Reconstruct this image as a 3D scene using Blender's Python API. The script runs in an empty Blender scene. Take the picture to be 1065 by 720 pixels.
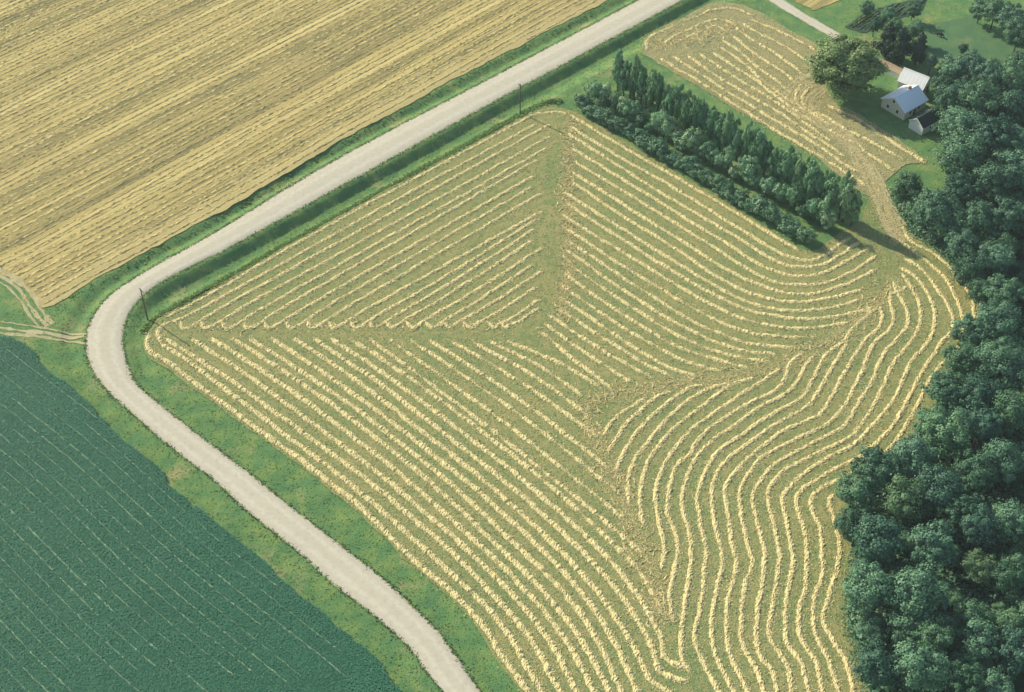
import bpy, bmesh, math, random
import numpy as np
from mathutils import Vector, Matrix, kdtree

random.seed(7)
rng = np.random.default_rng(11)
scene = bpy.context.scene
COL = scene.collection

# ------------------------------------------------------------------ camera, sky, sun, exposure
cam_data = bpy.data.cameras.new('camera')
cam = bpy.data.objects.new('camera', cam_data)
COL.objects.link(cam)
cam.location = (0, 0, 260)
cam.rotation_euler = (math.radians(45), 0, 0)
cam_data.sensor_width = 36.0
cam_data.lens = 52.39
cam_data.clip_start = 1.0
cam_data.clip_end = 20000.0
scene.camera = cam

SUN_EL, SUN_AZ = math.radians(31), math.radians(-50)      # azimuth clockwise from +Y
world = bpy.data.worlds.new('World')
scene.world = world
world.use_nodes = True
wn = world.node_tree
for n in list(wn.nodes): wn.nodes.remove(n)
sky = wn.nodes.new('ShaderNodeTexSky')
sky.sky_type = 'NISHITA'
sky.sun_disc = False
sky.sun_elevation = SUN_EL
sky.sun_rotation = SUN_AZ % (2 * math.pi)
sky.air_density = 1.3
sky.dust_density = 1.0
sky.ozone_density = 1.0
bg = wn.nodes.new('ShaderNodeBackground')
bg.inputs['Strength'].default_value = 0.10
wo = wn.nodes.new('ShaderNodeOutputWorld')
wn.links.new(sky.outputs[0], bg.inputs[0])
wn.links.new(bg.outputs[0], wo.inputs[0])

sun_data = bpy.data.lights.new('sun', 'SUN')
sun_data.energy = 4.2
sun_data.angle = math.radians(0.6)
sun_data.color = (1.0, 0.91, 0.70)
sun = bpy.data.objects.new('sun', sun_data)
COL.objects.link(sun)
to_sun = Vector((math.sin(SUN_AZ) * math.cos(SUN_EL), math.cos(SUN_AZ) * math.cos(SUN_EL), math.sin(SUN_EL)))
sun.rotation_euler = (-to_sun).to_track_quat('-Z', 'Y').to_euler()
sun.location = to_sun * 500

scene.view_settings.view_transform = 'Standard'
scene.view_settings.look = 'None'
scene.view_settings.gamma = 1.0
scene.view_settings.exposure = 0.62
scene.view_settings.use_curve_mapping = False
scene.cycles.max_bounces = 6
scene.cycles.transparent_max_bounces = 4

# ------------------------------------------------------------------ survey data, metres on the ground
ROAD_L = [[699.17,1022.35],[80.59,454.05],[36.41,413.46],[-9.36,371.41],[-49.5,334.57],[-79.47,302.85],[-91.42,291.3],[-102.01,279.49],[-105.52,269.91],[-105.34,260.67],[-102.33,252.72],[-96.88,245.01],[-85.68,233.57],[-73.87,222.63],[-68.11,217.77],[-58.12,207.52],[-46.85,197.43],[-37.28,187.78],[-28.4,179.96],[-20.59,171.94],[-14.97,163.54],[0.86,144.19],[238.27,-146.08]]
ROAD_R = [[714.38,1021.51],[95.09,454.0],[50.85,413.46],[-3.56,363.6],[-48.42,321.53],[-66.56,304.43],[-75.95,295.86],[-89.5,284.23],[-94.92,276.98],[-96.82,269.91],[-96.45,262.7],[-93.86,253.7],[-89.5,246.28],[-77.53,234.78],[-63.74,222.63],[-49.85,209.97],[-38.26,199.52],[-28.48,190.78],[-19.63,181.4],[-12.73,172.64],[-7.25,163.54],[6.99,142.99],[220.63,-165.2]]
ROWS_T = [[[-87.15,269.91],[-75.54,280.21],[-63.59,292.05],[-46.51,308.01],[-34.97,318.61],[-8.92,341.94],[5.47,354.8],[9.42,356.21],[13.36,356.68],[16.71,355.74]],[[-86.58,260.67],[-88.1,264.06],[-87.78,266.45],[-85.96,268.52],[-82.8,269.91],[-74.59,276.98],[-46.12,303.24],[-34.68,313.67],[7.11,351.07]],[[-83.36,268.87],[-81.06,266.45],[-71.57,275.49],[-52.38,292.98],[-30.05,313.34],[-6.01,335.25],[9.31,349.22],[10.71,349.68]],[[-78.05,268.87],[-75.77,266.45],[-66.75,274.98],[-48.55,291.39],[-27.45,310.42],[-4.85,330.8],[9.5,343.75],[10.89,344.2]],[[-72.74,268.87],[-70.49,266.45],[-62.05,274.47],[-45.09,289.81],[-25.5,307.53],[-4.61,326.42],[8.6,338.37],[9.97,338.81]],[[-67.43,268.87],[-65.21,266.45],[-57.57,273.96],[-42.26,288.24],[-24.65,304.66],[-5.96,322.1],[5.82,333.08],[7.18,333.52]],[[-62.13,268.87],[-59.92,266.45],[-52.85,273.28],[-38.71,286.16],[-22.54,300.89],[-5.48,316.43],[5.21,326.18],[6.56,326.61]],[[-56.82,268.87],[-54.64,266.45],[-48.18,272.77],[-35.3,284.61],[-20.65,298.09],[-5.25,312.26],[4.37,321.11],[5.7,321.53]],[[-51.51,268.87],[-49.35,266.45],[-43.19,272.48],[-30.92,283.71],[-16.98,296.48],[-2.38,309.85],[6.73,318.19],[8.05,318.61]],[[-46.2,268.87],[-44.07,266.45],[-38.37,271.72],[-27.08,281.41],[-14.34,292.36],[-1.07,303.75],[7.16,310.82],[8.47,311.23]],[[-40.65,268.87],[-38.55,266.45],[-33.54,271.1],[-23.66,279.69],[-12.57,289.76],[-1.05,300.7],[6.09,307.61],[7.39,308.01]],[[-36.07,268.87],[-33.98,266.45],[-29.58,270.64],[-20.91,278.3],[-11.21,287.3],[-1.18,297.07],[5.01,303.24],[6.3,303.64]],[[-31.73,268.87],[-29.66,266.45],[-25.75,270.18],[-18.08,276.92],[-9.52,284.86],[-0.71,293.5],[4.72,298.95],[6.0,299.33]],[[-26.66,268.87],[-24.62,266.45],[-20.95,269.88],[-13.77,276.04],[-5.78,283.31],[2.44,291.24],[7.49,296.25],[8.76,296.63]],[[-21.83,268.87],[-19.81,266.45],[-17.02,269.09],[-11.56,273.68],[-5.53,279.17],[0.62,285.22],[4.38,289.05],[5.64,289.42]],[[-17.49,268.87],[-15.49,266.45],[-12.9,268.84],[-7.85,272.94],[-2.28,277.87],[3.4,283.35],[6.86,286.81],[8.11,287.18]],[[-12.43,268.87],[-10.45,266.45],[-8.54,268.17],[-4.86,270.98],[-0.8,274.45],[3.3,278.41],[5.8,280.94],[7.04,281.3]],[[-6.39,268.87],[-4.44,266.45],[-3.18,267.64],[-0.75,269.39],[1.92,271.7],[4.61,274.47],[6.24,276.26],[7.47,276.62]],[[-3.5,268.87],[-1.56,266.45],[-0.64,267.26],[1.13,268.3],[3.07,269.81],[5.02,271.77],[6.2,273.07],[7.42,273.42]]]
ROWS_B = [[[-90.07,264.4],[-90.26,261.35],[-88.44,257.66],[-82.56,253.38],[-74.39,245.65],[-66.6,239.07],[-58.93,232.06],[-50.08,224.67],[-41.91,217.21],[-32.56,208.06],[-21.27,194.85],[-13.15,186.78],[-6.5,178.52],[-2.46,171.48],[2.22,163.76],[4.49,158.7]],[[-86.58,260.67],[-80.62,256.01],[-72.54,248.84],[-62.08,239.38],[-48.04,226.42],[-42.28,221.48],[-28.26,207.52],[-16.06,194.34],[-6.58,184.08],[-0.5,175.21],[5.31,163.54],[7.16,158.7]],[[-85.91,262.36],[-84.31,261.35],[-67.31,247.88],[-52.0,234.48],[-31.71,216.08],[-14.1,197.95],[-5.41,187.28],[3.08,175.68],[8.98,163.54],[10.98,158.7]],[[-79.47,262.36],[-77.89,261.35],[-61.63,247.88],[-47.03,234.48],[-27.26,216.08],[-10.13,197.95],[-0.51,186.54],[7.43,174.5],[12.27,163.54],[14.23,158.7]],[[-74.47,262.36],[-72.9,261.35],[-56.42,247.88],[-41.62,234.48],[-22.7,216.08],[-6.37,197.95],[3.56,185.8],[11.0,174.5],[15.94,163.54],[17.86,158.7]],[[-69.23,262.36],[-67.66,261.35],[-51.2,247.88],[-36.43,234.48],[-18.24,216.08],[-2.61,197.95],[7.22,185.8],[14.55,173.8],[18.84,163.54],[20.72,158.7]],[[-64.94,262.36],[-63.38,261.35],[-46.92,247.88],[-32.15,234.48],[-14.01,216.08],[1.57,197.95],[11.29,185.8],[17.73,174.27],[21.35,163.54],[22.44,158.7]],[[-59.69,262.36],[-58.15,261.35],[-42.28,247.88],[-28.08,234.48],[-9.66,216.08],[6.16,197.95],[15.34,185.3],[21.25,173.33],[24.64,163.54],[25.98,160.23]],[[-53.97,262.36],[-52.44,261.35],[-37.19,247.88],[-23.57,234.48],[-5.54,216.08],[9.92,197.95],[18.79,185.3],[24.44,173.8],[27.47,165.55],[29.27,163.54],[32.21,161.55]],[[-49.21,262.36],[-47.69,261.35],[-32.55,247.88],[-19.06,234.48],[-0.98,216.08],[14.52,197.95],[23.06,185.3],[28.2,173.8],[29.4,168.27],[31.0,166.0],[35.53,164.43]],[[-44.92,262.36],[-43.41,261.35],[-28.15,247.88],[-14.55,234.48],[3.37,216.08],[18.7,197.95],[26.34,185.8],[30.18,176.62],[30.77,173.8],[31.3,170.1],[35.19,167.36]],[[-40.15,262.36],[-38.65,261.35],[-23.29,247.88],[-9.59,234.48],[7.93,216.08],[22.88,197.95],[27.87,190.78],[29.96,185.3],[31.24,180.44]],[[-34.65,262.02],[-33.87,261.01],[-16.13,243.72],[0.11,227.3],[14.81,211.6],[28.23,196.66]],[[-29.65,262.02],[-28.88,261.01],[-13.32,246.1],[1.01,231.76],[14.02,217.89],[25.96,204.55]],[[-24.65,262.02],[-23.89,261.01],[-10.43,248.73],[2.04,236.76],[13.4,225.01],[23.87,213.56]],[[-19.89,262.02],[-19.13,261.01],[-7.49,250.66],[3.31,240.47],[13.16,230.32],[22.24,220.33]],[[-14.88,262.02],[-14.14,261.01],[-4.55,253.35],[4.38,245.65],[12.51,237.81],[20.01,229.97]],[[-9.88,262.02],[-9.15,261.01],[-1.45,255.23],[5.69,249.32],[12.13,243.17],[18.02,236.92]],[[-5.36,262.02],[-4.63,261.01],[1.55,256.89],[7.25,252.56],[12.3,247.93],[16.87,243.12]],[[-0.6,262.02],[0.12,261.01],[6.28,257.55],[11.96,253.87],[17.0,249.86],[21.57,245.65]]]
ROWS_R = [[[16.71,355.74],[21.59,350.61],[34.73,337.04],[44.86,327.04],[54.65,317.36],[64.09,307.61],[72.08,299.33],[75.44,295.86]],[[16.82,349.45],[18.72,347.84],[29.78,336.15],[44.47,321.95],[56.48,309.21],[67.97,297.01],[72.55,293.19],[77.39,291.68],[81.64,293.19],[85.76,297.01],[90.45,300.89]],[[15.9,346.24],[17.79,344.65],[31.61,329.61],[44.06,316.54],[60.69,300.11],[69.74,290.92],[76.02,289.05],[82.25,290.55],[88.06,295.48],[92.18,298.95]],[[16.82,339.48],[18.68,337.92],[31.35,324.91],[43.71,312.04],[57.85,297.4],[64.63,290.17],[71.62,286.07],[79.09,286.07],[87.4,291.3],[94.91,297.01]],[[17.46,333.3],[19.3,331.78],[31.08,319.86],[43.34,307.21],[55.08,295.1],[64.1,285.7],[71.14,282.4],[81.15,283.13],[87.68,286.81],[95.84,293.57]],[[16.26,328.97],[18.09,327.46],[30.77,314.07],[42.92,301.67],[54.98,289.05],[66.01,280.94],[75.58,278.77],[85.99,282.4],[94.93,288.3]],[[16.65,323.85],[18.46,322.37],[30.51,309.21],[42.56,297.01],[54.04,284.59],[63.21,278.05],[72.73,275.9],[82.79,277.69],[90.14,280.58]],[[14.15,319.65],[15.96,318.19],[30.21,303.64],[42.16,291.68],[52.51,281.67],[61.61,274.84],[72.25,272.36],[82.24,274.13],[88.99,276.62]],[[14.81,314.69],[16.61,313.26],[29.98,299.33],[41.84,287.55],[51.03,279.13],[60.15,272.72],[71.87,269.57],[81.7,270.61],[91.92,273.77]],[[13.65,309.81],[15.43,308.41],[29.71,294.33],[41.5,283.13],[50.63,274.84],[59.71,268.87],[71.4,266.11],[84.7,268.18]],[[14.29,304.23],[16.05,302.85],[29.43,289.05],[41.11,278.05],[49.05,270.96],[58.09,265.08],[68.6,263.04],[75.33,263.38]],[[14.42,299.53],[16.17,298.17],[29.19,284.59],[40.73,273.07],[48.63,266.45],[57.68,261.35],[65.79,259.66],[71.05,260.0]],[[14.31,295.29],[16.05,293.95],[28.94,279.85],[40.41,268.87],[49.42,262.02],[57.34,258.33],[64.98,257.0]],[[15.16,289.23],[16.87,287.93],[28.71,275.55],[40.1,264.74],[49.1,258.66],[57.05,255.67],[62.81,254.69]],[[13.57,285.89],[15.28,284.59],[28.44,270.61],[39.79,260.67],[48.81,255.67],[57.82,252.07]],[[12.0,282.21],[13.7,280.94],[28.2,266.11],[39.48,256.67],[45.08,253.38],[50.71,251.1]],[[12.37,277.15],[14.06,275.9],[27.96,261.68],[36.91,253.7],[44.51,249.48]],[[11.79,272.89],[13.46,271.66],[23.23,262.36],[32.24,254.03],[39.35,248.84]],[[9.08,270.79],[10.75,269.57],[18.46,262.02],[27.55,254.03],[34.24,248.84]],[[8.06,267.66],[9.73,266.45],[16.0,259.66],[22.82,253.05],[29.06,247.56]],[[7.06,264.57],[8.71,263.38],[13.56,257.0],[19.22,250.77],[24.74,244.38]]]
ROWS_F = [[[104.71,306.01],[105.58,299.72],[110.28,295.1],[113.4,290.55],[115.83,283.13],[117.29,277.33],[116.17,268.87],[115.82,265.08]],[[102.78,299.72],[105.8,295.48],[108.52,291.3],[111.13,286.81],[112.9,280.94],[113.35,273.77],[112.98,267.49],[112.19,262.7],[108.21,257.33],[101.81,250.13],[94.76,237.53],[87.37,226.71],[80.67,221.19],[73.65,216.92],[69.62,214.68],[67.06,211.9],[66.73,208.06],[67.67,204.29],[67.3,197.43],[66.45,190.28],[64.51,186.78],[63.34,182.86],[62.64,176.62],[64.26,170.1],[65.4,163.54],[65.61,158.7]],[[75.16,214.12],[71.84,212.17],[70.82,209.7],[71.23,205.36],[71.14,197.95],[68.92,190.28],[66.86,184.81],[65.0,180.44],[64.98,177.57],[66.65,172.87],[68.04,169.18],[68.3,163.54],[67.9,158.7]],[[102.7,292.43],[106.08,289.05],[108.4,283.13],[109.84,278.05],[110.77,273.07],[110.77,269.57],[109.66,265.42],[106.43,261.35],[99.74,251.42],[94.21,241.87],[89.0,233.27],[80.86,224.96],[75.93,221.77],[69.16,217.49],[65.21,214.12],[63.68,210.79],[64.01,205.36],[63.96,197.43],[62.41,187.78],[60.11,181.4],[59.53,175.68],[60.59,171.94],[62.1,168.72],[62.12,163.54],[62.17,158.7]],[[101.07,289.05],[104.36,285.33],[105.99,280.94],[106.92,274.48],[106.56,270.26],[105.24,266.11],[102.49,260.67],[97.56,254.69],[91.69,243.12],[86.83,236.31],[80.38,228.78],[74.67,224.96],[69.78,221.77],[63.27,215.8],[60.53,211.35],[60.61,205.36],[60.62,197.43],[60.56,193.83],[58.2,185.3],[56.56,174.27],[58.64,169.18],[59.41,163.54],[59.88,158.7]],[[101.15,286.81],[102.54,280.94],[103.54,275.9],[102.93,270.26],[100.29,264.06],[92.63,253.38],[88.24,244.38],[81.9,233.87],[77.58,229.37],[69.76,224.67],[62.05,219.76],[57.93,214.68],[57.39,210.25],[57.65,203.75],[57.91,197.43],[57.79,194.85],[55.3,184.81],[53.17,175.68],[54.62,171.48],[56.05,167.36],[56.13,163.54],[56.06,158.7]],[[98.62,283.86],[98.68,278.77],[99.72,273.77],[99.72,269.91],[98.28,266.11],[91.45,257.33],[86.48,247.56],[81.44,239.38],[77.25,232.97],[70.35,228.78],[60.59,222.06],[55.96,216.36],[53.93,211.9],[53.94,206.44],[54.78,197.43],[53.72,190.28],[51.82,182.86],[50.69,176.62],[50.77,170.56],[52.54,167.36],[53.04,163.54],[53.39,158.7]],[[101.75,282.03],[98.82,279.49],[96.59,278.05],[95.92,270.26],[94.44,266.11],[89.08,260.0],[84.02,249.48],[78.81,240.0],[73.83,234.18],[64.03,228.19],[57.27,223.79],[53.04,217.49],[51.03,213.0],[50.96,206.44],[51.44,197.43],[51.66,193.83],[49.22,186.78],[47.66,178.04],[47.49,172.87],[49.42,167.36],[50.14,163.54],[50.71,158.7]],[[93.45,274.13],[93.25,270.26],[91.32,266.11],[86.93,261.35],[80.4,250.13],[74.15,239.38],[70.94,236.0],[64.62,232.67],[56.66,226.13],[51.11,219.76],[47.96,214.68],[47.88,207.52],[48.1,197.43],[48.29,193.32],[45.46,183.83],[44.28,174.27],[44.93,169.18],[46.86,163.54],[48.04,158.7]],[[92.41,273.77],[89.5,270.96],[85.38,266.45],[83.21,263.38],[82.43,260.0],[78.67,254.03],[73.01,244.07],[70.1,239.69],[65.09,236.31],[58.63,231.46],[51.72,225.54],[47.22,220.33],[45.1,214.12],[44.58,206.44],[45.39,197.43],[45.19,193.32],[42.62,183.83],[41.47,178.04],[41.33,172.4],[42.4,167.36],[43.96,163.54],[45.37,158.7]],[[82.86,262.7],[81.7,261.35],[76.96,256.67],[72.5,248.52],[69.11,242.49],[63.6,238.76],[56.63,233.57],[54.59,231.46],[49.24,227.3],[45.19,222.06],[41.75,213.0],[41.5,205.36],[42.05,197.43],[41.42,192.81],[39.7,182.86],[37.62,175.21],[38.4,170.56],[40.54,164.21],[42.08,160.23]],[[74.41,257.0],[72.15,254.36],[68.97,248.2],[64.61,243.12],[58.66,239.38],[51.9,233.57],[46.24,228.48],[41.72,222.63],[38.92,215.24],[37.95,208.6],[38.9,202.16],[38.92,197.43],[37.9,190.28],[35.87,180.44],[34.97,174.27],[34.79,169.64],[36.09,166.46]],[[71.72,257.99],[67.57,253.38],[65.81,248.84],[62.47,244.38],[55.58,240.31],[46.95,233.57],[42.4,227.89],[40.79,224.67],[37.67,221.48],[35.71,215.8],[34.48,208.06],[35.78,202.69],[36.21,197.43],[34.41,190.28],[33.31,183.83],[33.51,178.52]],[[65.29,252.07],[59.62,247.56],[52.02,241.24],[43.12,233.57],[40.62,230.57],[36.13,224.38],[33.48,218.05],[32.18,211.9],[32.59,205.36],[33.08,197.43],[32.09,192.3]],[[58.88,249.16],[52.61,246.92],[46.28,240.93],[39.11,234.18],[34.65,228.48],[31.16,222.63],[29.16,215.24],[28.61,209.7],[29.09,203.75]],[[52.68,247.56],[46.42,245.01],[40.99,240.62],[35.53,234.48],[31.05,227.89],[27.6,222.06],[26.12,215.24],[26.03,209.7]],[[46.14,246.92],[42.33,245.65],[37.89,241.87],[31.0,234.18],[27.04,227.89],[24.77,222.63],[23.47,218.62]],[[38.54,244.38],[35.74,243.75],[31.82,240.0],[26.7,233.87],[23.98,229.08],[21.8,225.25]],[[31.98,242.49],[25.76,237.53],[22.87,233.87],[21.14,230.27]]]
ROWS_U = [[[45.12,384.28],[56.95,371.26],[67.29,358.64],[77.66,346.36],[88.37,334.39],[97.87,322.79]],[[48.98,385.37],[59.09,373.48],[68.48,361.92],[78.53,350.6],[88.08,339.53],[96.34,328.75]],[[53.1,386.45],[61.37,375.92],[70.0,365.62],[78.99,355.47],[86.75,345.48],[94.03,335.71]],[[57.41,387.03],[64.22,377.97],[71.87,369.06],[78.97,360.22],[84.97,351.46],[91.5,342.84]],[[61.68,387.6],[67.27,380.25],[73.22,372.95],[78.0,365.64],[82.62,358.32],[88.13,351.07]],[[64.09,390.26],[68.62,384.38],[72.53,378.49],[75.56,372.53],[79.39,366.5],[83.5,360.48]],[[65.3,394.54],[69.59,388.88],[72.71,383.21],[75.95,377.45],[80.08,371.62],[83.5,365.78]],[[67.73,397.8],[71.37,392.6],[74.32,387.37],[78.18,382.04],[82.14,376.62],[84.96,371.17]],[[69.96,401.63],[73.32,396.58],[77.02,391.49],[81.53,386.28],[85.15,380.98],[88.17,375.65]],[[72.84,403.87],[76.27,399.42],[80.72,394.91],[85.05,390.27],[88.25,385.51],[91.89,380.7]],[[75.57,406.12],[79.63,402.5],[84.39,398.79],[88.13,394.94],[91.46,390.94],[95.83,386.87]],[[41.3,388.95],[42.6,395.28],[48.67,400.66],[56.07,406.12],[65.11,411.67],[71.3,412.23],[76.68,408.33]],[[46.22,391.58],[51.74,397.42],[60.42,403.92],[66.09,406.12],[70.55,402.28]],[[51.1,393.16],[56.83,397.42],[63.85,401.74],[67.14,398.5]],[[92.63,360.0],[97.12,356.21],[101.08,352.93],[108.02,343.29],[116.21,333.08]],[[89.32,356.68],[96.51,348.76],[103.11,341.94],[110.58,334.83]],[[91.51,348.76],[98.1,341.49],[103.57,333.52],[106.84,329.18]],[[87.46,371.66],[84.78,366.75],[84.43,360.0],[88.49,354.8],[92.83,350.14]],[[90.77,370.67],[86.58,365.29],[86.28,359.05],[90.66,354.33]]]
TRACKS = [[[91.34,374.65],[87.59,372.65],[83.41,367.24],[82.17,360.0],[88.71,352.46],[95.63,341.49],[99.27,325.76],[100.46,315.71],[101.39,304.82],[103.91,298.95]],[[92.78,368.71],[87.66,362.87],[88.2,356.68],[94.28,348.76],[98.06,337.92],[101.12,324.06],[102.15,314.89],[103.53,305.22]]]
TRACK_W = [[[-141.86,292.81],[-129.56,284.59],[-124.16,279.49],[-119.77,273.07],[-115.63,267.49]],[[-135.36,267.49],[-125.24,265.42],[-118.54,264.4],[-112.27,263.04],[-105.38,262.02]]]
LANE = [[[61.77,447.02],[85.01,413.91],[100.73,394.22]],[[65.64,447.02],[89.62,413.91],[103.24,396.89]]]
HAY = [[15.1,358.57],[18.99,356.68],[29.7,345.56],[45.05,329.61],[61.93,311.63],[76.05,296.63],[79.9,295.1],[87.11,302.46],[94.26,308.41],[98.18,317.78],[101.55,321.95],[104.03,313.67],[105.81,303.64],[111.6,296.63],[115.09,289.05],[118.33,280.94],[118.9,270.26],[115.77,262.7],[109.63,254.03],[101.06,240.62],[94.73,231.46],[86.52,223.21],[79.96,216.92],[75.36,208.6],[75.73,197.95],[73.03,187.78],[70.44,178.04],[72.85,168.72],[73.21,162.88],[73.63,156.54],[5.23,156.54],[1.45,162.88],[-3.44,170.56],[-7.29,177.57],[-13.92,185.55],[-22.05,193.83],[-33.34,206.98],[-42.7,216.36],[-50.87,223.79],[-60.2,231.46],[-67.79,237.84],[-75.13,244.38],[-83.28,252.07],[-89.16,256.34],[-91.39,261.01],[-91.15,265.08],[-88.6,269.91],[-76.18,281.3],[-64.23,293.19],[-47.13,309.21],[-35.58,319.86],[-9.5,343.29],[6.33,357.15],[10.59,359.05]]
STRIP = [[39.99,386.87],[41.04,394.22],[43.04,397.42],[47.55,401.74],[56.25,408.33],[65.66,417.31],[74.55,413.91],[79.25,409.44],[96.36,388.95],[93.53,381.72],[91.05,376.65],[94.08,369.69],[95.61,360.96],[101.75,355.27],[109.73,345.11],[116.83,333.52],[112.88,332.65],[108.69,330.48],[105.04,326.61],[101.74,321.53],[98.18,317.78],[96.16,319.86],[86.22,335.27],[75.78,347.39],[59.19,365.29]]
WHEAT = [[-115.94,274.48],[-111.52,280.21],[-103.68,288.3],[-96.86,295.1],[-88.01,303.24],[-71.93,318.61],[-50.12,341.94],[-18.62,372.65],[26.88,413.35],[50.01,436.03],[67.64,454.54],[22.0,454.54],[-189.44,440.87],[-150.25,295.86],[-130.48,285.33],[-123.76,279.85],[-119.28,273.07]]
SOY = [[-141.47,263.38],[-125.07,262.7],[-119.05,259.33],[-112.71,252.07],[-97.94,237.53],[-83.88,223.21],[-73.99,212.17],[-62.16,201.1],[-50.51,191.04],[-38.44,179.96],[-32.16,173.8],[-26.7,168.72],[-22.67,162.88],[-19.53,157.62],[-112.59,156.54]]
PASTURE = [[129.45,400.66],[137.28,405.02],[145.34,407.22],[150.19,401.74],[156.08,391.05],[159.58,384.8],[156.57,372.65],[147.4,376.65],[139.12,378.67],[131.88,374.65],[128.66,381.72],[127.66,390.0]]
GARDEN = [[104.3,401.74],[112.23,409.44],[122.51,415.61],[133.86,418.45],[130.99,411.67],[119.08,405.02],[109.8,398.5]]
FAR_FIELD = [[95.75,411.67],[104.11,416.17],[121.36,426.54],[136.69,440.87],[85.9,443.93],[90.54,416.17]]
WOODFLOOR = [[104.92,318.61],[108.81,318.19],[112.64,314.89],[117.7,316.54],[123.14,324.91],[124.61,337.04],[125.1,346.02],[125.16,360.0],[130.5,372.16],[138.79,377.15],[157.89,372.16],[178.7,384.8],[114.55,153.33],[72.12,153.33],[71.11,166.46],[70.25,176.86],[72.01,187.78],[75.11,197.95],[75.36,208.6],[79.96,216.92],[86.52,223.21],[94.44,229.97],[101.43,239.07],[109.96,253.38],[116.72,262.7],[119.38,270.26],[118.82,280.94],[115.59,289.05],[112.11,296.63],[107.35,303.64],[105.34,313.67]]
POLES = [[-91.8,270.26],[2.39,356.68]]
BELT = [[[31.33,367.24],[90.96,305.61]],[[22.63,363.84],[84.33,304.43]],[[19.09,360.0],[77.95,299.33]]]
WOOD = [[77.9,194.4,5.3,8,0],[88.4,192.1,4.6,9,0],[73.5,181.5,4.5,8,0],[83.0,179.8,5.5,9,0],[99.6,196.7,3.5,9,0],[97.2,186.9,3.4,8,0],[102.1,183.9,3.4,8,0],[80.4,173.5,3.7,6,0],[84.9,170.5,3.3,7,0],[72.1,163.7,4.2,7,0],[80.0,162.2,4.9,8,0],[88.2,159.6,4.1,8,0],[75.2,207.8,4.6,7,0],[80.6,213.6,4.7,8,0],[73.0,200.4,3.1,5,0],[89.4,217.2,4.7,8,0],[98.2,223.8,4.8,8,0],[106.2,226.4,4.8,9,0],[114.2,230.8,4.8,9,0],[101.9,212.2,4.2,9,0],[92.8,207.5,4.6,8,0],[108.9,214.9,4.7,9,0],[84.9,204.8,4.2,8,0],[96.9,202.2,4.1,8,0],[106.6,199.6,4.1,8,0],[111.7,259.0,4.4,6,0],[118.1,260.3,4.7,8,0],[107.3,249.1,4.1,6,0],[114.4,247.2,5.0,8,0],[101.5,238.7,4.5,7,0],[108.7,236.9,4.9,8,0],[96.4,229.1,3.7,6,0],[117.5,244.0,4.5,8,0],[115.8,289.8,4.0,7,0],[116.7,281.6,4.2,6,0],[123.1,283.8,4.4,8,0],[118.5,275.5,3.4,5,0],[122.7,271.6,4.3,7,0],[111.7,301.3,5.3,8,0],[106.5,312.9,4.1,7,0],[109.9,306.8,3.8,6,0],[120.0,310.8,5.1,8,0],[128.9,314.5,5.2,9,0],[129.3,298.9,5.0,9,0],[122.3,298.1,4.5,8,0],[115.3,298.6,4.3,6,0],[122.9,325.4,5.8,9,0],[132.3,332.7,6.1,10,0],[125.9,339.4,5.4,9,0],[135.9,319.0,5.2,9,0],[132.8,348.5,5.5,9,0],[141.1,346.6,5.5,9,0],[126.0,351.7,4.4,8,0],[138.9,331.8,4.8,9,0]]
YARD_TREES = [[135.8,370.4,4.6,7,0],[131.1,369.9,4.3,6,0],[139.9,363.6,4.8,7,0],[145.2,362.1,4.5,7,0],[129.5,373.3,2.3,3,0],[153.3,394.7,5.0,8,0],[150.1,400.6,4.5,7,0],[146.5,403.7,3.6,5,0],[154.2,387.8,4.4,7,0],[138.1,387.0,1.5,2,0]]
CON = [[114.1,385.7,3.2,7,0],[117.3,382.1,3.5,8,0],[122.6,381.5,2.9,7,0]]
BIG = [98.8,366.1,10.4,10,0]
WALNUT_LINE = [[112.4,396.6,2.4,4,0],[117.9,395.1,2.7,5,0],[124.0,393.0,2.7,5,0],[125.6,375.9,2.2,5,0],[125.2,362.1,2.8,6,0],[151.3,374.9,3.4,6,0],[118.0,403.1,2.7,4,0],[126.0,405.3,2.7,4,0],[111.7,406.4,2.4,4,0]]
DIAG_V = [[16.93,353.39],[16.21,337.04],[15.47,319.86],[15.3,303.64],[14.29,284.59],[12.18,268.52]]
DIAG_L = [[-83.51,266.8],[-63.04,266.45],[-39.08,267.14],[-17.42,266.8],[3.01,267.49],[8.98,265.08]]
DIAG_D = [[27.04,244.38],[21.2,242.49],[16.77,240.0],[17.93,234.48],[21.53,224.08],[25.27,211.35],[27.63,200.57],[30.21,189.03],[31.47,178.04]]
DIAG_C = [[27.0,243.75],[38.74,246.92],[52.84,249.16],[66.25,254.03],[77.94,261.68],[90.83,274.48],[100.0,284.59]]
DIAG_U = [[43.81,391.05],[56.05,395.28],[70.36,403.37]]
HAY_EDGE = [[-92.1,265.08],[-88.83,271.31],[-76.39,282.76],[-64.4,294.71],[-47.26,310.82],[-35.68,321.53],[-9.52,345.11],[7.79,360.96],[14.9,361.91]]
WHEAT_EDGE = [[-115.63,273.07],[-103.4,286.81],[-87.76,301.67],[-71.72,316.95],[-49.97,340.15],[-18.56,370.67],[26.79,411.11]]
GRAIN_DIR = 45.39
SOY_DIR = -41.91
ANIMAL = [133.1,396.35]

# ------------------------------------------------------------------ helpers
def link(name, me, mats=(), parent=None, loc=None):
    o = bpy.data.objects.new(name, me)
    COL.objects.link(o)
    if me is not None:
        for m in mats:
            if m is not None and len(me.materials) < len(mats): me.materials.append(m)
    if parent is not None: o.parent = parent
    if loc is not None: o.location = loc
    return o

def tag(o, label=None, cat=None, group=None, kind=None):
    if label: o['label'] = label
    if cat: o['category'] = cat
    if group: o['group'] = group
    if kind: o['kind'] = kind
    return o

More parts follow.
